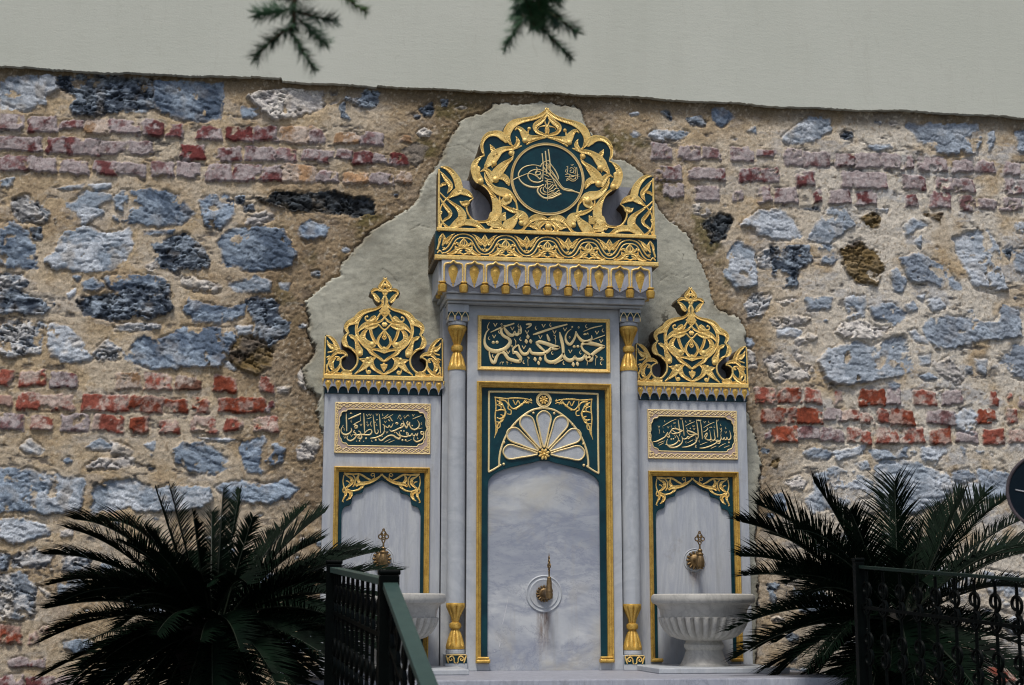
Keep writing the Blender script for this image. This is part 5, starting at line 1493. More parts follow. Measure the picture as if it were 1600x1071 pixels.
def tap(x, z, d, out, name='tap', side_on=False):
    mb = MB(); r = 0.050; fan_disc(mb, x, z, r, d)
    dd = d+out
    mb.tube([(x, -d-0.01, z), (x, -d-0.04, z), (x, -dd+0.03, z+0.004), (x, -dd, z+0.002)], [0.020, 0.013, 0.014, 0.018], 14)
    # body: vertical turned piece with fluted outlet
    mb.lathe(x, dd, [(0.020, z-0.040), (0.022, z-0.036), (0.024, z-0.012), (0.021, z+0.010), (0.016, z+0.022), (0.019, z+0.026), (0.019, z+0.032), (0.012, z+0.040), (0.014, z+0.052), (0.010, z+0.058)], 24, mod=lambda a, i: 1+(0.10*math.cos(8*a) if i < 3 else 0))
    mb.lathe(x, dd, [(0.015, z-0.0405), (0.0165, z-0.043), (0.0165, z-0.050), (0.010, z-0.051)], 20)
    t = mb.build(name, M['brass'], fo, smooth=True)
    hb = MB(); zb = z+0.058
    def loop(cx, cz, rr, tr=0.0036):
        ps = []
        for a in np.linspace(0, 2*math.pi, 13):
            u, w = rr*math.cos(a), rr*1.15*math.sin(a)
            ps.append((x+(0 if side_on else cx+u), -dd-(cx+u if side_on else 0), zb+cz+w))
        hb.tube(ps, tr, 6)
    hb.tube([(x, -dd, zb-0.004), (x, -dd, zb+0.026)], [0.006, 0.0045], 8)
    loop(0, 0.034, 0.0075); loop(-0.017, 0.056, 0.0095); loop(0.017, 0.056, 0.0095); loop(0, 0.076, 0.0100); loop(0, 0.058, 0.0065); loop(0.0, 0.092, 0.0045)
    loop(-0.010, 0.072, 0.005, .0026); loop(0.010, 0.072, 0.005, .0026); loop(-0.009, 0.042, 0.004, .0026); loop(0.009, 0.042, 0.004, .0026)
    hb.build('tap_handle', M['brass'], t, smooth=True)
    return t
tz = zat(1085, 876, 0.15); tx = at(1085.5, 875, 0.15).x
mb = MB(); ring_y(mb, tx, tz, [(0.066, 0.1482), (0.066, 0.1495), (0.063, 0.1525), (0.060, 0.150), (0.056, 0.150), (0.052, 0.153), (0.046, 0.151), (0.020, 0.156)]); rr = mb.build('tap_collar', M['marble'], fo, smooth=True); wing_parts.append(rr)
wt = tap(tx, tz, 0.156, 0.105); wing_parts.append(wt)
for o in wing_parts: copy_tree(o, fo, XL-XR)
# middle tap
cz0 = zat(850, 928, 0.246); k = px_size(0.25)
mb = MB(); ring_y(mb, AX, cz0, [(29*k, 0.2452), (29*k, 0.248), (27.5*k, 0.252), (26*k, 0.248), (23.5*k, 0.248), (22*k, 0.253), (19*k, 0.250), (8*k, 0.252)]); mb.build('tap_collar', M['marble'], fo, smooth=True)
mb = MB(); x = AX; z = cz0; dd = 0.252
fan_disc(mb, x, z, 0.044, dd, 16)
mb.tube([(x, -dd, z), (x, -dd-0.05, z+0.004), (x+.004, -dd-0.10, z+0.010), (x+0.006, -dd-0.125, z-0.006)], [0.026, 0.017, 0.018, 0.020], 14)
mb.lathe(x+.006, dd+0.125, [(0.012, z-0.030), (0.018, z-0.026), (0.020, z-0.004), (0.018, z+0.006), (0.0205, z+0.010), (0.019, z+0.018), (0.015, z+0.030), (0.014, z+0.062), (0.010, z+0.080), (0.012, z+0.083), (0.008, z+0.088)], 20)
t = mb.build('tap', M['brass'], fo, smooth=True)
hb = MB(); zb = z+0.088; yy = -dd-0.125; x += .006
hb.tube([(x, yy, zb-.004), (x, yy, zb+0.030)], 0.0045, 8)
for cx, cz, rr_ in ((0, .036, .008), (-.014, .058, .009), (.014, .058, .009), (0, .080, .010), (0, .100, .006)):
    ps = [(x+0.12*(cx+rr_*math.cos(a)), yy-(cx+rr_*math.cos(a)), zb+cz+rr_*1.2*math.sin(a)) for a in np.linspace(0, 2*math.pi, 13)]
    hb.tube(ps, 0.0034, 6)
hb.tube([(x, yy, zb+.10), (x, yy, zb+.125)], [0.004, 0.001], 6)
hb.build('tap_handle', M['brass'], t, smooth=True)

# ---- wing inscriptions --------------------------------------------------------
def wing_panel(win, px0, px1, py0, py1, inner, letters, xc):
    d = D_WING; a, b = span(px0, px1, (py0+py1)/2, d); h = (b-a)/2; x0, x1 = xc-h, xc+h
    cxp = (px0+px1)/2; z1, z0 = zat(cxp, py0, d), zat(cxp, py1, d)
    ih = poly_px(win, inner, d)            # left half: top middle -> bottom middle
    ih[0] = (xc, ih[0][1]); ih[-1] = (xc, ih[-1][1])
    inn = mirror_poly(ih, xc)
    mb = MB(); mb.box(x0+.01, x1-.01, 0.1795, 0.1815, z0+.01, z1-.01); p = mb.build('inscription_panel', M['teal'], fo)
    # frame plate between rectangle and cartouche
    n = len(inn); cz = (z0+z1)/2; out = []
    for x, z in inn:
        dx, dz = x-xc, z-cz; s = min((x1-xc)/abs(dx) if abs(dx) > 1e-6 else 1e9, (z1-cz)/abs(dz) if abs(dz) > 1e-6 else 1e9); out.append([xc+dx*s, cz+dz*s])
    for cx_, cz_ in ((x0, z0), (x0, z1), (x1, z0), (x1, z1)):
        i = min(range(n), key=lambda i: (out[i][0]-cx_)**2+(out[i][1]-cz_)**2); out[i] = [cx_, cz_]
    mb = MB(); DF = 0.188
    vs = [(x, -DF, z) for x, z in inn]+[(x, -DF, z) for x, z in out]+[(x, -0.1798, z) for x, z in inn]+[(x, -0.1798, z) for x, z in out]
    fs = []
    for i in range(n):
        j = (i+1) % n; fs += [(i, j, n+j, n+i), (i, 2*n+i, 2*n+j, j), (n+i, n+j, 3*n+j, 3*n+i)]
    mb.add(vs, fs); fr = mb.build('frame', M['frame_ground'], p)
    mb = MB(); w = 0.0065
    mb.stroke([(x, z, w) for x, z in inn+inn[:1]], DF, 0.003)
    for e in ([(x0+.004, z0+.004), (x1-.004, z0+.004)], [(x1-.004, z0+.004), (x1-.004, z1-.004)], [(x1-.004, z1-.004), (x0+.004, z1-.004)], [(x0+.004, z1-.004), (x0+.004, z0+.004)]):
        mb.stroke([(*e[0], .008), (*e[1], .008)], DF, 0.003)
    # interlace
    def wave(xa, za, xb, zb, amp, n):
        L = math.hypot(xb-xa, zb-za); ux, uz = (xb-xa)/L, (zb-za)/L
        for ph in (0, math.pi):
            ps = []
            for i in range(n*8+1):
                t = i/(n*8); o = amp*math.sin(2*math.pi*t*n/2+ph)
                ps.append((xa+ux*L*t-uz*o, za+uz*L*t+ux*o, 0.0050+.0012*math.sin(i*1.7)))
            mb.stroke(ps, DF, 0.0035, groove=False)
        for i in range(n):
            t = (i+.5)/n; mb.dome(xa+ux*L*t, za+uz*L*t, 0.0042, DF, .003, 6, 2)
    tb = z1-max(z for x, z in inn); tb = max(tb, .02); sb = min(x for x, z in inn)-x0
    wave(x0+.012, z1-tb/2, x1-.012, z1-tb/2, tb*.27, 14); wave(x0+.012, z0+tb/2, x1-.012, z0+tb/2, tb*.27, 14)
    wave(x0+.004+sb*.5, z0+.02, x0+.004+sb*.5, z1-.02, sb*.25, 7); wave(x1-.004-sb*.5, z0+.02, x1-.004-sb*.5, z1-.02, sb*.25, 7)
    for sx in (-1, 1):
        for sz in (-1, 1):
            cx_, cz_ = xc+sx*(h-.024), cz+sz*((z1-z0)/2-.026)
            mb.stroke([(cx_+sx*r*math.cos(a), cz_+sz*r*math.sin(a), .0045) for r, a in [(0.003+.0022*i, i*0.95) for i in range(7)]], DF+.0008, .0035, groove=False)
    mb.build('gilded_interlace', M['gold_pale'], fr, smooth=True)
    mb = MB(); draw(mb, win, letters, 0.1815, 0.0035, groove=False, wmul=1.02); mb.build('gilded_lettering', M['gold_pale'], p, smooth=True)
M['frame_ground'] = mat_simple('rosy_frame_ground', (0.40, 0.30, 0.27), (0.48, 0.36, 0.30), 0.7, 60)
LL = '''208,205,10 212,300,22 216,400,22 218,490,16
165,395,6 140,440,12 130,490,20 160,535,28 215,545,30 265,520,26 293,480,22 285,440,8
246,302,18 330,265,28 435,218,24
270,215,14 285,210,22 300,218,10
316,392,10 370,362,16 432,330,12
428,250,6 436,330,10
335,430,12 355,405,26 382,410,28 375,440,24 345,445,14
240,560,8 222,595,16 240,630,24 290,638,26 340,605,24 368,560,22 350,520,22 325,505,20 340,480,14
330,545,22 372,555,26 420,545,28 470,545,26 530,550,26 580,545,26 608,510,24 602,475,20 575,465,18 530,490,16 490,530,18
400,490,14 425,500,16 440,540,22 450,590,28 425,615,24 405,585,18 420,560,14
484,212,12 490,330,22 494,430,22 496,500,14
628,235,8 640,330,18 650,430,20 662,515,20 690,530,20 712,500,16 702,465,8
728,232,12 736,330,20 742,420,20 746,520,14
800,430,8 806,490,18 780,540,22 730,570,24 660,595,24 590,602,16
805,465,14 822,410,10 845,432,20 868,430,18 880,395,10 898,430,20 920,420,16 944,365,8
780,385,8 800,400,18 812,440,18
886,275,8 902,290,22 918,305,8
866,310,8 880,325,22 896,338,8
906,308,8 922,322,22 936,336,8
718,600,10 730,630,22 770,635,24 820,595,22 880,560,22 940,560,28 985,590,32 1035,610,34 1056,580,26 1020,545,22 985,505,14
1035,500,10 1060,560,22 1120,578,24 1170,570,22 1180,530,18 1150,510,16 1160,550,18
1170,570,20 1215,560,22 1240,525,12 1255,560,18 1280,560,18 1295,530,10 1315,565,20 1330,520,14
1400,500,20 1375,505,22 1385,540,20 1415,535,20 1422,500,18
1425,520,20 1415,590,22 1365,640,26 1305,655,26 1265,620,18 1275,565,8
888,470,10 915,495,22 970,480,24 1030,450,24 1080,430,26 1108,395,24 1080,370,18 1062,410,18
1095,330,10 1120,390,22 1150,440,28 1168,400,20 1150,360,14 1175,345,16
1160,330,8 1190,400,20 1200,350,8
1205,350,8 1205,410,18 1235,455,26 1290,465,26 1340,430,24 1352,380,20 1325,320,8
975,370,12 1000,362,28 1020,372,20 1000,390,10
o 1243,405,12
o 1068,487,14
o 1112,492,14
o 1088,632,16
o 1138,634,16
o 672,632,16
o 418,645,13
o 482,650,9
o 372,648,9
o 520,604,16
o 345,392,13
o 965,512,9
770,295,8 820,270,12 866,228,6
800,300,8 870,270,12 942,228,6
530,300,6 570,290,10 606,272,6
1246,302,8 1310,275,14 1388,245,8
1282,462,5 1340,455,9 1402,440,5
800,668,5 850,640,9 905,612,5
866,672,5 910,655,9 962,632,5
1150,655,5 1190,640,9 1232,618,5
1010,300,6 1030,262,12 1050,240,14 1065,268,8
1120,300,6 1150,262,12 1178,240,14 1192,262,8
640,352,12 670,352,12
678,318,12 700,312,12
600,340,10 590,380,12 604,420,10'''
LL += '\n'+'\n'.join(vmark(x, y, 16, 10) for x, y in ((585, 238), (690, 235), (820, 348), (440, 395), (292, 560), (188, 590), (1060, 300), (1256, 245), (548, 400), (540, 245), (845, 510)))
LL += '\n'+'\n'.join(tick(x, y, 20, 8) for x, y in ((780, 232), (290, 335), (1118, 262), (1386, 370), (158, 420), (1328, 598), (612, 640), (770, 560), (182, 460), (685, 390), (540, 350), (395, 590)))
LR = '''160,597,12 230,585,24 300,552,26 360,515,22 385,475,18 410,440,16
385,490,20 420,520,24 440,505,22 420,470,18 392,470,16
425,470,12 455,430,20 480,385,18
478,385,18 520,375,24 590,392,28 655,412,26
480,395,14 520,430,20 570,450,24 640,420,18
460,440,10 500,462,22 560,450,22
582,228,10 592,300,18 604,380,20 612,460,16 600,500,12
640,500,10 655,560,18 640,620,22 580,670,26 510,690,28 440,680,26 398,640,20 392,590,14 410,545,6
545,475,8 575,520,18 590,560,16 560,610,22 500,645,26 440,655,22 370,640,10
648,228,10 662,300,18 674,400,18 682,492,14
725,420,14 760,415,26 830,440,30 900,475,26
730,430,12 760,465,18 800,480,20 870,480,18
655,530,10 680,550,20 720,540,22 745,510,20 770,525,20 750,545,18 730,520,16
770,525,16 820,500,18 850,485,14
888,248,10 902,330,20 914,430,22 918,510,18 905,545,14
875,510,10 895,560,20 870,610,24 800,655,26 720,680,24 645,684,10
952,248,10 966,330,18 978,440,18 985,550,14
1012,520,12 1040,470,16 1065,450,18 1058,500,20 1030,535,18 1060,555,22 1100,570,26 1128,540,20 1108,400,8
1128,545,18 1165,575,26 1198,545,22 1188,470,16 1180,390,6
1218,238,12 1228,330,20 1238,430,22 1242,520,16
1288,475,8 1298,540,18 1270,590,26 1230,590,24 1215,610,16
1205,575,14 1245,570,20 1282,595,20 1262,625,18 1225,615,16
1225,608,18 1170,640,22 1100,672,26 1010,698,24 942,700,12
1296,540,18 1330,558,20 1350,520,10 1362,558,18 1385,555,18 1395,515,10 1410,558,20 1448,550,24 1460,500,22 1440,410,8
o 1430,606,16
o 606,582,15
o 468,552,15
o 504,548,15
o 785,372,12
o 1128,592,10
332,332,8 400,290,14 470,250,14 552,216,8
325,338,6 332,370,5
702,332,8 780,290,12 858,258,8
1008,358,8 1100,305,14 1184,268,8
1005,430,8 1050,408,16 1078,372,14 1060,360,8
245,622,6 300,600,12 356,578,6
262,655,6 300,635,12 344,612,6
738,610,6 790,585,12 834,560,6
944,646,6 1000,625,12 1066,598,6
1128,706,6 1170,685,12 1218,664,6
1256,684,6 1310,650,12 1374,618,6
1346,692,6 1390,675,12 1436,658,6
505,290,8 512,275,12 522,290,12 534,275,12 545,290,8
820,340,8 828,325,12 838,340,12 850,325,12 860,340,8
1105,362,8 1115,348,12 1128,362,12 1142,348,12 1150,362,8
885,235,18 930,240,22 965,235,14
610,205,12 640,215,16 655,200,8
520,490,8 540,510,12 530,530,10
865,650,12 885,660,12 865,685,10 890,690,8
1295,380,10 1310,400,12 1296,430,12 1300,480,8
262,380,12 270,420,10 266,465,5'''
LR += '\n'+'\n'.join(vmark(x, y, 15, 10) for x, y in ((262, 345), (415, 355), (780, 248), (1022, 270), (1292, 380), (1375, 440), (846, 385), (1240, 240), (932, 240), (630, 210)))
LR += '\n'+'\n'.join(tick(x, y, 20, 8) for x, y in ((360, 252), (470, 335), (345, 428), (730, 372), (535, 340), (1186, 345), (1294, 312), (1376, 365), (935, 585), (715, 602), (712, 255), (1090, 262), (870, 560)))
wing_panel('CL', 523, 673, 630, 709.5, '770,155 500,152 240,152 222,165 205,182 180,182 150,190 130,215 125,245 110,265 102,300 104,370 92,410 82,430 92,455 104,500 102,560 115,600 128,612 132,640 150,668 180,680 205,682 225,702 250,718 500,722 770,728', LL, XL)
wing_panel('CR', 1010.6, 1151, 641.3, 718, '808,172 500,168 262,165 245,178 228,195 200,200 172,208 152,235 148,265 130,285 122,320 124,400 112,445 124,490 122,560 130,600 150,622 156,655 172,685 200,700 230,708 248,730 270,748 500,756 808,762', LR, XR)

# ---- basins ---------------------------------------------------------------------
dB = 0.47; bxc = at(1098.5, 940, dB).x
def zr(y): return zat(1098, 780+y/3.68, dB)
kb = px_size(dB)/3.68
pr = [(146, 992), (147, 985), (147, 962), (138, 948), (130, 938), (120, 915), (110, 888), (104, 868), (108, 864), (116, 852), (116, 836), (106, 824), (104, 814), (150, 806), (195, 790), (228, 762), (250, 725), (262, 690), (262, 682), (248, 678), (250, 660), (256, 635), (268, 614), (280, 604), (294, 600), (302, 588), (303, 570), (298, 554), (286, 547), (268, 548), (255, 560), (225, 640), (120, 700), (5, 705)]
prof_b = [(r*kb, zr(y)) for r, y in pr]
prof_b[0] = (prof_b[0][0], ZB+0.028); prof_b[1] = (prof_b[1][0], ZB+0.034)
def make_basin():
    mb = MB()
    def mod(a, i):
        if 13 <= i <= 18:
            f = abs(math.sin(15*a)); w = {13: .5, 14: .9, 15: 1, 16: 1, 17: .9, 18: .5}[i]; return 1-0.085*w*(1-f)**2*2.2
        return 1
    mb.lathe(bxc, dB, prof_b, 208, mod=mod)
    o = mb.build('basin', M['marble_basin'], fo, smooth=True)
    mb = MB(); mb.box(bxc-0.33, bxc+0.36, 0.20, dB+0.33, ZB+0.0005, ZB+0.027); mb.build('basin_slab', M['marble'], o, bevel=0.004)
    return o
bas = make_basin()
copy_tree(bas, fo, XL-XR+0.085)
# rust streak below taps: thin mineral deposits
def mat_stain():
    m, nt, b = new_mat('rust_stain'); v = coords(nt); n = noise(nt, coords(nt, (5, 1, 1)), 14, 5, 0.7)
    out = [x for x in nt.nodes if x.type == 'OUTPUT_MATERIAL'][0]
    b.inputs['Base Color'].default_value = (0.20, 0.10, 0.045, 1); b.inputs['Roughness'].default_value = 0.8
    uv = nt.nodes.new('ShaderNodeAttribute'); uv.attribute_name = 'fade'
    mu = nt.nodes.new('ShaderNodeMath'); mu.operation = 'MULTIPLY'; nt.links.new(uv.outputs['Fac'], mu.inputs[0]); nt.links.new(ramp(nt, n, [(0.35, 0.1), (0.7, 1)]), mu.inputs[1])
    nt.links.new(mu.outputs[0], b.inputs['Alpha']); return m
M['stain'] = mat_stain()
def stain(x, zt_, zb_, d, w, s=0.55):
    n, m = 9, 13; vs = []; fa = []
    for j in range(m):
        for i in range(n):
            u = i/(n-1)*2-1; v = j/(m-1)
            vs.append((x+u*w*(1+0.5*(1-v)), -d, zb_+(zt_-zb_)*v)); fa.append(max(0, 1-abs(u)**1.5)*s*min(1, 1.3*v)*min(1, 4*(1-v)+.4))
    me = bpy.data.meshes.new('rust_stain'); me.from_pydata(vs, [], [(j*n+i, j*n+i+1, (j+1)*n+i+1, (j+1)*n+i) for j in range(m-1) for i in range(n-1)])
    at_ = me.attributes.new('fade', 'FLOAT', 'POINT'); at_.data.foreach_set('value', fa)
    me.materials.append(M['stain']); o = bpy.data.objects.new('rust_stain', me); COL.objects.link(o); o.parent = fo; o.location = -fo.location
stain(AX, cz0-0.03, 0.06, 0.2458, 0.040, 0.95); stain(AX, cz0+0.05, cz0-0.09, 0.2555, 0.05, 0.35)
stain(tx, tz-0.02, 0.45, 0.1488, 0.032, 0.9); stain(tx+XL-XR, tz-0.02, 0.45, 0.1488, 0.022, 0.35)
stain(tx, tz+0.04, tz-0.075, 0.1568, 0.05, 0.4)
mb = MB(); draw(mb, 'LB', '''1084,562,2 1068,640,4 1050,720,3
1016,785,2 1022,808,3
1038,805,2 1032,848,6
1000,870,2 1006,880,3''', 0.2455, 0.0006, groove=False); mb.build('scratches', M['white_line'], fo)
# ---- plinth -----------------------------------------------------------------------
mb = MB(); mb.box(-1.30, 1.36, 0.0, 1.34, -0.14, ZB-0.0005)
mb.build('plinth', M['marble_dirty_shaded'], fo, bevel=0.006)
mb = MB(); mb.box(-1.30, 1.36, 1.3405, 1.75, -0.14, -0.018); mb.build('plinth_step', M['marble'], fo, bevel=0.006)

# ================================================================ GROUND
TZ = -0.30
mb = MB(); mb.add([(-7, 0.2, TZ), (8, 0.2, TZ), (8, -3.9, TZ), (-7, -3.9, TZ)], [(0, 3, 2, 1)])
tag(mb.build('terrace', M['paving']), kind='structure')
mb = MB(); mb.add([(-40, 2, -1.304), (40, 2, -1.304), (40, -60, -1.304), (-40, -60, -1.304)], [(0, 3, 2, 1)])
tag(mb.build('ground', M['paving']), kind='structure')
mb = MB(); mb.box(-7, -1.35, 3.6, 3.905, -1.3, TZ-0.002); mb.box(1.6, 8, 3.6, 3.905, -1.3, TZ-0.002)
for i in range(6): mb.box(-1.348, 1.598, 3.3 if i == 0 else 3.9+0.3*(i-1), 3.9+0.3*i, -1.3, TZ-0.004-0.166*i)
tag(mb.build('stone_steps', M['paving'], bevel=0.004), kind='structure')
mb = MB()
for x0, x1 in ((-4.0, -1.32), (1.44, 4.2)): mb.box(x0, x1, 0.02, 2.0, TZ-0.05, TZ+0.07)
tag(mb.build('planting_bed', M['earth']), kind='structure')

# ================================================================ CYCADS
def frond_mesh(base, tip, lift, wid, rnd, curl=0.0):
    base = Vector(base); tip = Vector(tip); L = (tip-base).length
    mid = (base+tip)/2+Vector((0, 0, lift*L))
    n = 46; pts = []
    for i in range(n+1):
        t = i/n; pts.append(base*(1-t)**2+mid*2*t*(1-t)+tip*t*t)
    mb = MB(); st = MB()
    side0 = Vector((rnd.uniform(-.3, .3), rnd.uniform(-.3, .3), 1)).normalized()
    for i in range(4, n+1):
        t = i/n; p = pts[i]; tg = (pts[min(i+1, n)]-pts[max(i-1, 0)]).normalized()
        up = (side0-tg*side0.dot(tg)); 
        if up.length < 0.15: up = Vector((0, -1, 0.2))-tg*Vector((0, -1, 0.2)).dot(tg)
        up.normalize(); sd = tg.cross(up).normalized()
        for sub in (0, 0.5):
            if i == n and sub: continue
            q = p if not sub else (p+pts[min(i+1, n)])/2
            env = min(1, (t+sub/n)*3.2)*min(1, (1.04-t)*3.6)**0.6
            for s in (-1, 1):
                if rnd.random() < 0.07: continue
                l = wid*env*rnd.uniform(0.70, 1.20)*1.15; fwd = 0.55+0.75*t+rnd.uniform(-.20, .20)
                dr = (sd*s*0.92+tg*fwd+up*(0.50+rnd.uniform(-.1, .1))).normalized()
                e = q+dr*l+Vector((0, 0, -0.10*l)); m = q+dr*l*0.5; w = 0.0045
                wv = (tg*0.8+up*0.3*s).normalized()*w
                k = len(mb.v); mb.v.extend([tuple(q-wv), tuple(q+wv), tuple(m+wv*.9), tuple(m-wv*.9), tuple(e)])
                mb.f.extend([(k, k+1, k+2, k+3), (k+3, k+2, k+4)])
    st.tube([tuple(x) for x in pts[::3]], [0.0075*(1-0.75*i/(n/3)) for i in range(len(pts[::3]))], 6)
    return mb, st
def cycad(label, cpx, cpy, cd, tips, seed, nfill, wm=1.2):
    c = at(cpx, cpy, cd); rnd = random.Random(seed)
    root = tag(empty('cycad_palm', (c.x, -cd, TZ+0.06)), label, 'palm', 'cycad palms in front of the wall')
    tb = MB(); n = 9
    prof = [(0.13+0.02*math.sin(i*2.1), TZ+0.03+(c.z-0.05-TZ)*i/n) for i in range(n+1)]; prof.append((0.05, c.z+0.03))
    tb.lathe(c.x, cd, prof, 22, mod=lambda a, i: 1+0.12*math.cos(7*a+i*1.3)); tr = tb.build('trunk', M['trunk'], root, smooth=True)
    ts = []
    for px, py, dd, lift, w in tips: ts.append((at(px, py, dd), lift, w))
    for i in range(nfill):
        a = rnd.uniform(0, 2*math.pi); el = rnd.uniform(-1.0, 0.50); L = rnd.uniform(0.60, 0.92)
        v = Vector((math.cos(a)*math.cos(el), math.sin(a)*math.cos(el), math.sin(el)))
        if v.y > 0.0: L = min(L, (cd-0.25)/max(v.y, 0.01))
        ts.append((c+v*L, rnd.uniform(0.12, 0.3), 0.12))
    for tip, lift, w in ts:
        a = math.atan2(tip.y-c.y, tip.x-c.x); b = c+Vector((math.cos(a)*0.06, math.sin(a)*0.06, rnd.uniform(-.05, .02)))
        lf, st = frond_mesh(b, tip, lift, w*wm, rnd)
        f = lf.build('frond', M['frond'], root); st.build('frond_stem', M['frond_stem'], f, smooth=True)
    return root
cycad('broad dark cycad palm left of the fountain, its fronds touching the iron railing', 330, 975, 1.15,
      [(107, 826, 1.1, .22, .155), (118, 812, 0.8, .26, .14), (160, 815, 0.55, .30, .14), (244, 766, 1.2, .05, .08), (266, 762, .9, .04, .10), (302, 802, 1.5, .03, .07), (331, 800, .8, .03, .09),
       (349, 764, 1.0, .02, .09), (375, 766, .9, .02, .08), (395, 808, 1.3, .05, .08), (430, 830, .7, .1, .10), (478, 793, .8, .12, .12), (506, 802, 1.2, .15, .13), (500, 845, 1.5, .18, .12),
       (592, 862, 1.0, .16, .12), (560, 900, 1.35, .2, .12), (94, 937, 1.0, .20, .12), (66, 1002, 1.1, .22, .13), (80, 985, .7, .2, .12), (127, 1042, 1.3, .2, .12), (110, 905, .6, .22, .10),
       (507, 912, 1.4, .2, .12), (520, 960, 1.2, .2, .12), (200, 850, 1.6, .2, .12), (230, 830, 1.0, .12, .11), (180, 1080, 1.5, .2, .12), (60, 1060, 1.1, .15, .10), (560, 1010, 1.0, .2, .12), (500, 1040, 1.5, .2, .12), (592, 932, 1.5, .2, .12), (600, 975, 1.6, .2, .12), (604, 1025, 1.7, .2, .12), (585, 1062, 1.8, .2, .12), (545, 935, 1.7, .2, .12), (560, 985, 1.9, .2, .12), (540, 1050, 1.9, .15, .12)], 5, 80)
cycad('wide dark cycad palm right of the fountain, behind the iron railing', 1400, 965, 1.1,
      [(1398, 749, 1.0, .02, .17), (1388, 775, .7, .04, .10), (1273, 755, 1.0, .16, .15), (1300, 790, .7, .14, .13), (1186, 790, .9, .20, .15), (1154, 815, 1.1, .22, .15), (1158, 870, 1.0, .24, .14),
       (1165, 900, 1.3, .22, .12), (1205, 835, .6, .2, .13), (1538, 771, 1.0, .12, .15), (1507, 772, 1.2, .06, .15), (1470, 790, .8, .05, .12), (1573, 780, .9, .16, .13), (1640, 800, 1.0, .2, .14), (1650, 860, 1.1, .22, .14),
       (1140, 985, 1.2, .2, .13), (1150, 1028, 1.1, .2, .13), (1190, 960, .8, .2, .12), (1205, 1060, 1.0, .2, .12), (1650, 930, 1.0, .2, .13), (1640, 1010, 1.2, .2, .13), (1330, 800, 1.3, .06, .12), (1440, 820, 1.3, .04, .12),
       (1250, 1030, 1.3, .2, .12), (1230, 900, 1.4, .2, .13), (1600, 1070, 1.1, .2, .12)], 9, 66, 1.4)

# ================================================================ RAILINGS
def bar(mb, a, b, w, h):
    a = Vector(a); b = Vector(b); t = (b-a).normalized(); s = t.cross(Vector((0, 0, 1))).normalized(); u = s.cross(t)
    vs = [p+s*i*w/2+u*j*h/2 for p in (a, b) for i, j in ((-1, -1), (1, -1), (1, 1), (-1, 1))]
    mb.add(vs, [(0, 1, 2, 3), (7, 6, 5, 4), (0, 4, 5, 1), (1, 5, 6, 2), (2, 6, 7, 3), (3, 7, 4, 0)])
def scroll(mb, p, u, up, s, r=0.006, flip=1):
    ps = []
    for i in range(26):
        t = i/25; a = -math.pi*0.5+t*math.pi*2.2; rad = s*(1-0.62*t)
        ps.append(p+u*flip*(rad*math.cos(a)-s*0.2)+up*(rad*math.sin(a)+s*0.35))
    mb.tube([tuple(q) for q in ps], r, 6)
    ps = []
    for i in range(26):
        t = i/25; a = math.pi*0.5-t*math.pi*2.2; rad = s*(1-0.62*t)
        ps.append(p-u*flip*(rad*math.cos(a)-s*0.2)*-1+up*(rad*math.sin(a)-s*1.55))
    mb.tube([tuple(q) for q in ps], r, 6)
def railing(label, A, B, C, gA, gB, gC, nb1, nb2, postw, thin=1.0):
    root = tag(empty('iron_railing', (A.x, A.y, gA)), label, 'railing', 'iron railings of the steps')
    up = Vector((0, 0, 1))
    for P, g_ in ((A, gA), (B, gB), (C, gC)):
        mb = MB(); w = postw/2; mb.box(P.x-w, P.x+w, -P.y-w, -P.y+w, g_, P.z); mb.frustum(P.x-w*1.12, P.x+w*1.12, P.z+.0005, P.z+0.016, -P.y-w*1.1, -P.y+w*1.1, 0.004)
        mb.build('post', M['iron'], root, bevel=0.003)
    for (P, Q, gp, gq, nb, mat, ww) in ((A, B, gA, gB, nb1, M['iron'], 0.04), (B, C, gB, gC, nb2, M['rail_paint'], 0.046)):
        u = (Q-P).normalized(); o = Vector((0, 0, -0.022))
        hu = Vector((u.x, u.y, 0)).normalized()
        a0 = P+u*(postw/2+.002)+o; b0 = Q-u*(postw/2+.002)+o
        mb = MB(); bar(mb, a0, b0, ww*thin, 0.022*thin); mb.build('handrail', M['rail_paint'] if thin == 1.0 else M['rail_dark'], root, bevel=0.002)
        o2 = Vector((0, 0, -0.19)); mb = MB(); bar(mb, P+u*postw*.55+o2, Q-u*postw*.55+o2, 0.014, 0.014)
        Pb = Vector((P.x, P.y, gp+0.10)); Qb = Vector((Q.x, Q.y, gq+0.10)); ub = (Qb-Pb).normalized()
        bar(mb, Pb+ub*postw*.55, Qb-ub*postw*.55, 0.02, 0.014); mb.build('lower_rail', M['iron'], root)
        for i in range(nb):
            t = (i+.5)/nb; pt = P.lerp(Q, t)+Vector((0, 0, -0.036)); pb = Pb.lerp(Qb, t)+Vector((0, 0, 0.009))
            mb = MB(); mb.tube([tuple(pt), tuple(pb)], 0.0065, 6)
            for fz in (0.0,): 
                for zz_ in (-0.09, -0.30):
                    c = pt+Vector((0, 0, zz_))
                    if c.z < pb.z+0.1: continue
                    scroll(mb, c+hu*0.0, hu, up, 0.040, 0.0065, 1)
                    pass
            mb.build('baluster', M['iron'], root, smooth=True)
    return root
A = at(522, 882, 2.2); B = at(608, 899, 3.78); C = at(720, 1190, 5.0)
railing('dark green iron railing with square posts at the steps left of the fountain', A, B, C, TZ, TZ, -1.0, 11, 9, 0.060)
A = at(1341, 878, 2.2); B = at(1760, 908, 3.9); C = at(2300, 1150, 5.0)
railing('dark iron railing with curled scroll balusters before the right palm', A, B, C, TZ, TZ, -1.0, 13, 9, 0.040, 0.6)

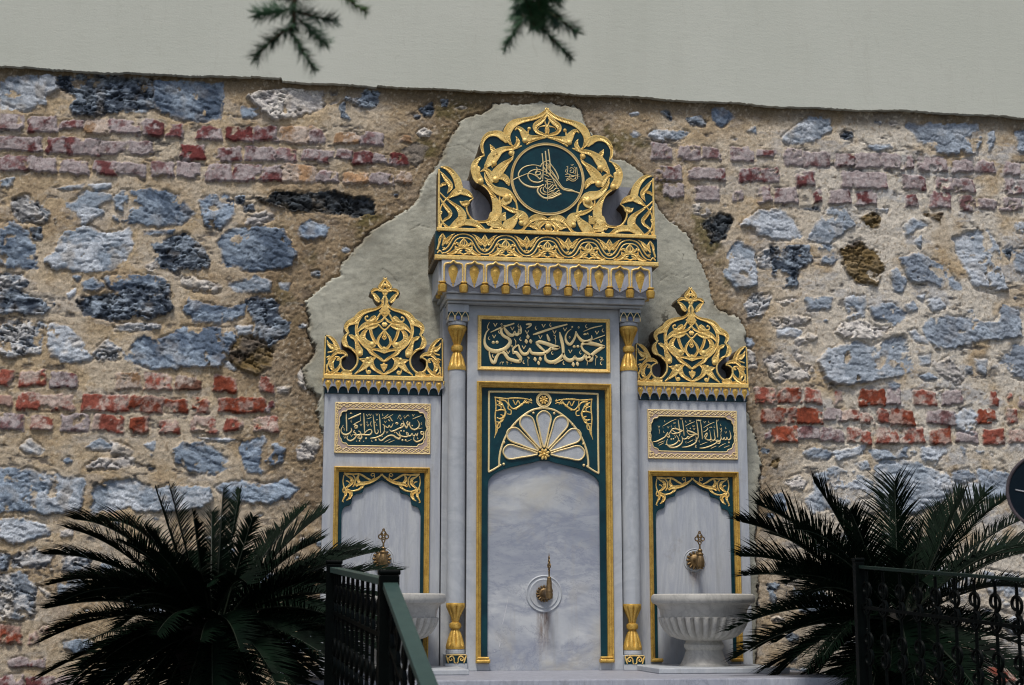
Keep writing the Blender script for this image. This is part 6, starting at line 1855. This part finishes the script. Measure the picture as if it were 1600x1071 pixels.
# ================================================================ SIGN
sp = at_dist(1636, 768, 5.0); nrm = (CAM-sp); nrm.z = 0; nrm.normalize(); sr = Vector((-nrm.y, nrm.x, 0)); su = Vector((0, 0, 1))
root = tag(empty('round_sign', (sp.x, sp.y, -1.3)), 'dark blue round sign with pale rim at the right edge', 'sign')
def disc(mb, c, n_, r, th, seg=48, r2=None):
    r2 = r if r2 is None else r2; vs = []
    for off, rr in ((0, r), (th, r2)):
        for k in range(seg):
            a = 2*math.pi*k/seg; vs.append(c+n_*off+sr*rr*math.cos(a)+su*rr*math.sin(a))
    mb.add(vs, [tuple(range(seg-1, -1, -1)), tuple(range(seg, 2*seg))]+[(k, (k+1) % seg, seg+(k+1) % seg, seg+k) for k in range(seg)])
mb = MB(); disc(mb, sp-nrm*0.010, nrm, 0.1235, 0.010); mb.build('sign_face', M['sign_face'], root)
mb = MB(); ps = [sp+sr*0.123*math.cos(a)+su*0.123*math.sin(a) for a in np.linspace(0, 2*math.pi, 65)]; mb.tube([tuple(p) for p in ps], 0.0055, 8); mb.build('sign_rim', M['sign_rim'], root, smooth=True)
mb = MB(); q0 = at_dist(1586, 763.5, 4.98); q1 = at_dist(1650, 777, 4.98)
sg = 1 if (q1-sp).dot(sr) > (q0-sp).dot(sr) else -1
a_ = (q0-sp).dot(sr), (q0-sp).dot(su); b_ = (q1-sp).dot(sr), (q1-sp).dot(su)
p0 = sp+sr*a_[0]+su*a_[1]; p1 = sp+sr*b_[0]+su*b_[1]; w = 0.0028
mb.add([p0-su*w*.4+nrm*.003, p1-su*w+nrm*.003, p1+su*w+nrm*.003, p0+su*w*.4+nrm*.003, p0-su*w*.4, p1-su*w, p1+su*w, p0+su*w*.4], [(0, 1, 2, 3), (0, 4, 5, 1), (2, 6, 7, 3), (0, 3, 7, 4)])
mb.build('sign_mark', M['white_line'], root)
mb = MB(); mb.tube([tuple(sp-nrm*0.035+su*0.10), (sp.x-nrm.x*.035, sp.y-nrm.y*.035, -1.3)], 0.022, 16); mb.tube([tuple(sp-nrm*0.035), tuple(sp-nrm*0.011)], 0.015, 10); mb.build('sign_post', M['sign_rim'], root, smooth=True)

# ================================================================ FIR TREE
tb = Vector((-3.7, -5.4, -1.30))
fir = tag(empty('fir_tree', tb), 'green fir tree whose twigs hang over the cream wall', 'tree')
mb = MB(); mb.tube([(tb.x+0.03*math.sin(i), tb.y+0.03*math.cos(i*1.3), tb.z+i*0.9) for i in range(10)], [0.17-0.016*i for i in range(10)], 14)
trunk = mb.build('trunk', M['twig'], fir, smooth=True)
rf = random.Random(3)
def shoot(mn, mt, a, b, nl, dens=5600, r0=0.0022, spread=1.0):
    a = Vector(a); b = Vector(b); L = (b-a).length; t = (b-a).normalized(); sag = t.orthogonal().normalized()*L*rf.uniform(-.06, .06)
    def P(s): return a.lerp(b, s)+sag*4*s*(1-s)
    mt.tube([tuple(P(s)) for s in (0, .25, .5, .75, 1)], [r0, r0*.95, r0*.85, r0*.7, r0*.4], 6)
    o = t.orthogonal().normalized(); q = t.cross(o)
    for i in range(int(L*dens/2)):
        s = rf.random(); an = rf.uniform(0, 2*math.pi); l = nl*rf.uniform(.55, 1.15)*(1-0.35*max(0, s-.85)/.15)
        rd = (o*math.cos(an)+q*math.sin(an)); d_ = (rd*spread+t*rf.uniform(.25, .7)).normalized()
        p = P(s); e = p+d_*l+t*l*.15; w = t.cross(rd).normalized()*rf.uniform(.0007, .0012)
        k = len(mn.v); m = (p+e)/2+t*0.0006
        mn.v.extend([tuple(p-w), tuple(p+w), tuple(m+w), tuple(m-w), tuple(e)]); mn.f.extend([(k, k+1, k+2, k+3), (k+3, k+2, k+4)])
def branch(root_pts, shoots, dist, nl, mat, name='branch'):
    mt = MB(); mn = MB()
    rp = [Vector(p) for p in root_pts]
    mt.tube([tuple(p) for p in rp], [0.016*(1-i/len(rp))**2.2+0.0022 for i in range(len(rp))], 8)
    for (x0, y0, x1, y1, dz) in shoots:
        shoot(mn, mt, at_dist(x0, y0, dist), at_dist(x1, y1, dist+dz), nl)
    b = mt.build(name, M['twig'], fir, smooth=True); mn.build('needles', mat, b); return b
D1 = 2.95
s1 = at_dist(460, -60, D1)
branch([(tb.x, tb.y, 2.5), (-3.0, -5.6, 2.55), (-2.3, -5.7, 2.25), tuple(s1+Vector((0, 0, .15))), tuple(s1), tuple(at_dist(461, 0, D1)), tuple(at_dist(459, 37, D1)), tuple(at_dist(452, 48, D1))],
       [(459, 6, 456, 50, .02), (450, 15, 402, 22, .05), (462, 18, 523, 32, -.03), (468, 32, 508, 68, .05), (452, 44, 398, 93, -.04), (455, 48, 493, 110, .0), (458, -8, 459, 44, 0), (455, 0, 430, -20, .03), (462, 0, 500, -18, 0)], D1, 0.030, M['needle'])
s2 = at_dist(535, -50, 3.1)
branch([(tb.x, tb.y, 2.75), (-3.0, -5.5, 2.8), (-2.2, -5.6, 2.4), tuple(s2+Vector((0, 0, .15))), tuple(s2), tuple(at_dist(526, -14, 3.1))],
       [(526, -14, 573, 20, .0), (530, -30, 560, -18, .05)], 3.1, 0.026, M['needle_young'])
s3 = at_dist(828, -60, 2.9)
branch([(tb.x, tb.y, 3.0), (-2.8, -5.5, 3.05), (-1.9, -5.7, 2.7), tuple(s3+Vector((0, 0, .3))), tuple(s3), tuple(at_dist(832, 0, 2.9)), tuple(at_dist(826, 28, 2.9))],
       [(818, 25, 787, 77, .03), (842, 8, 903, 52, -.03), (832, 30, 893, 93, .0), (828, -15, 832, 38, 0), (822, -10, 812, 34, .04), (840, -10, 848, 32, -.05), (835, -5, 876, 2, .03), (815, -20, 806, 30, .05), (828, 10, 850, 45, .02), (845, -15, 870, -10, 0), (838, 0, 870, 40, .06), (822, 0, 835, 42, -.06)], 2.9, 0.028, M['needle'])

# the crown above and left of the frame: layered boughs with sprays of needles
def clear_of_view(p, m=0.35):
    t = p.y-CAM.y
    if t < 0.2: return True
    return p.x < CAM.x-0.172*t-m or p.z > CAM.z+0.425*t+m
cr = random.Random(21)
for k in range(30):
    z = 2.3+k*0.21; L = 2.7*(1-(k/34.0))+0.25; a = k*2.4+0.3
    st0 = Vector((tb.x, tb.y, z)); dr = Vector((math.cos(a), math.sin(a), 0))
    pts = [st0+dr*(L*t)+Vector((0, 0, 0.18*L*t-0.42*L*t*t)) for t in (0, .25, .5, .75, 1)]
    while len(pts) > 2 and not all(clear_of_view(p) for p in pts): pts.pop()
    if len(pts) < 3: continue
    mt = MB(); mt.tube([tuple(p) for p in pts], [0.030*(1-i/len(pts))+.006 for i in range(len(pts))], 6)
    mn = MB()
    for _ in range(int(95*len(pts)/5)):
        t = cr.uniform(0.12, 1)*(len(pts)-1); i = min(int(t), len(pts)-2); p = pts[i].lerp(pts[i+1], t-i)
        side = Vector((-dr.y, dr.x, 0))*cr.choice((-1, 1)); w = (side*cr.uniform(.5, 1)+dr*cr.uniform(.3, .9)+Vector((0, 0, cr.uniform(-.5, .05)))).normalized()
        l = cr.uniform(0.15, 0.50)*(1.15-0.6*t/4); e = p+w*l
        if not clear_of_view(e): continue
        for _n in range(26):
            s_ = cr.random(); q = p.lerp(e, s_); nd_ = (w*cr.uniform(.2, .9)+Vector((cr.uniform(-1, 1), cr.uniform(-1, 1), cr.uniform(-.7, .7)))).normalized()
            u = nd_.orthogonal().normalized()*0.004; e2 = q+nd_*cr.uniform(.03, .055)
            kx = len(mn.v); mn.v.extend([tuple(q-u), tuple(q+u), tuple(e2)]); mn.f.append((kx, kx+1, kx+2))
    b = mt.build('branch', M['twig'], fir, smooth=True)
    if mn.v: mn.build('needles', M['needle'], b)
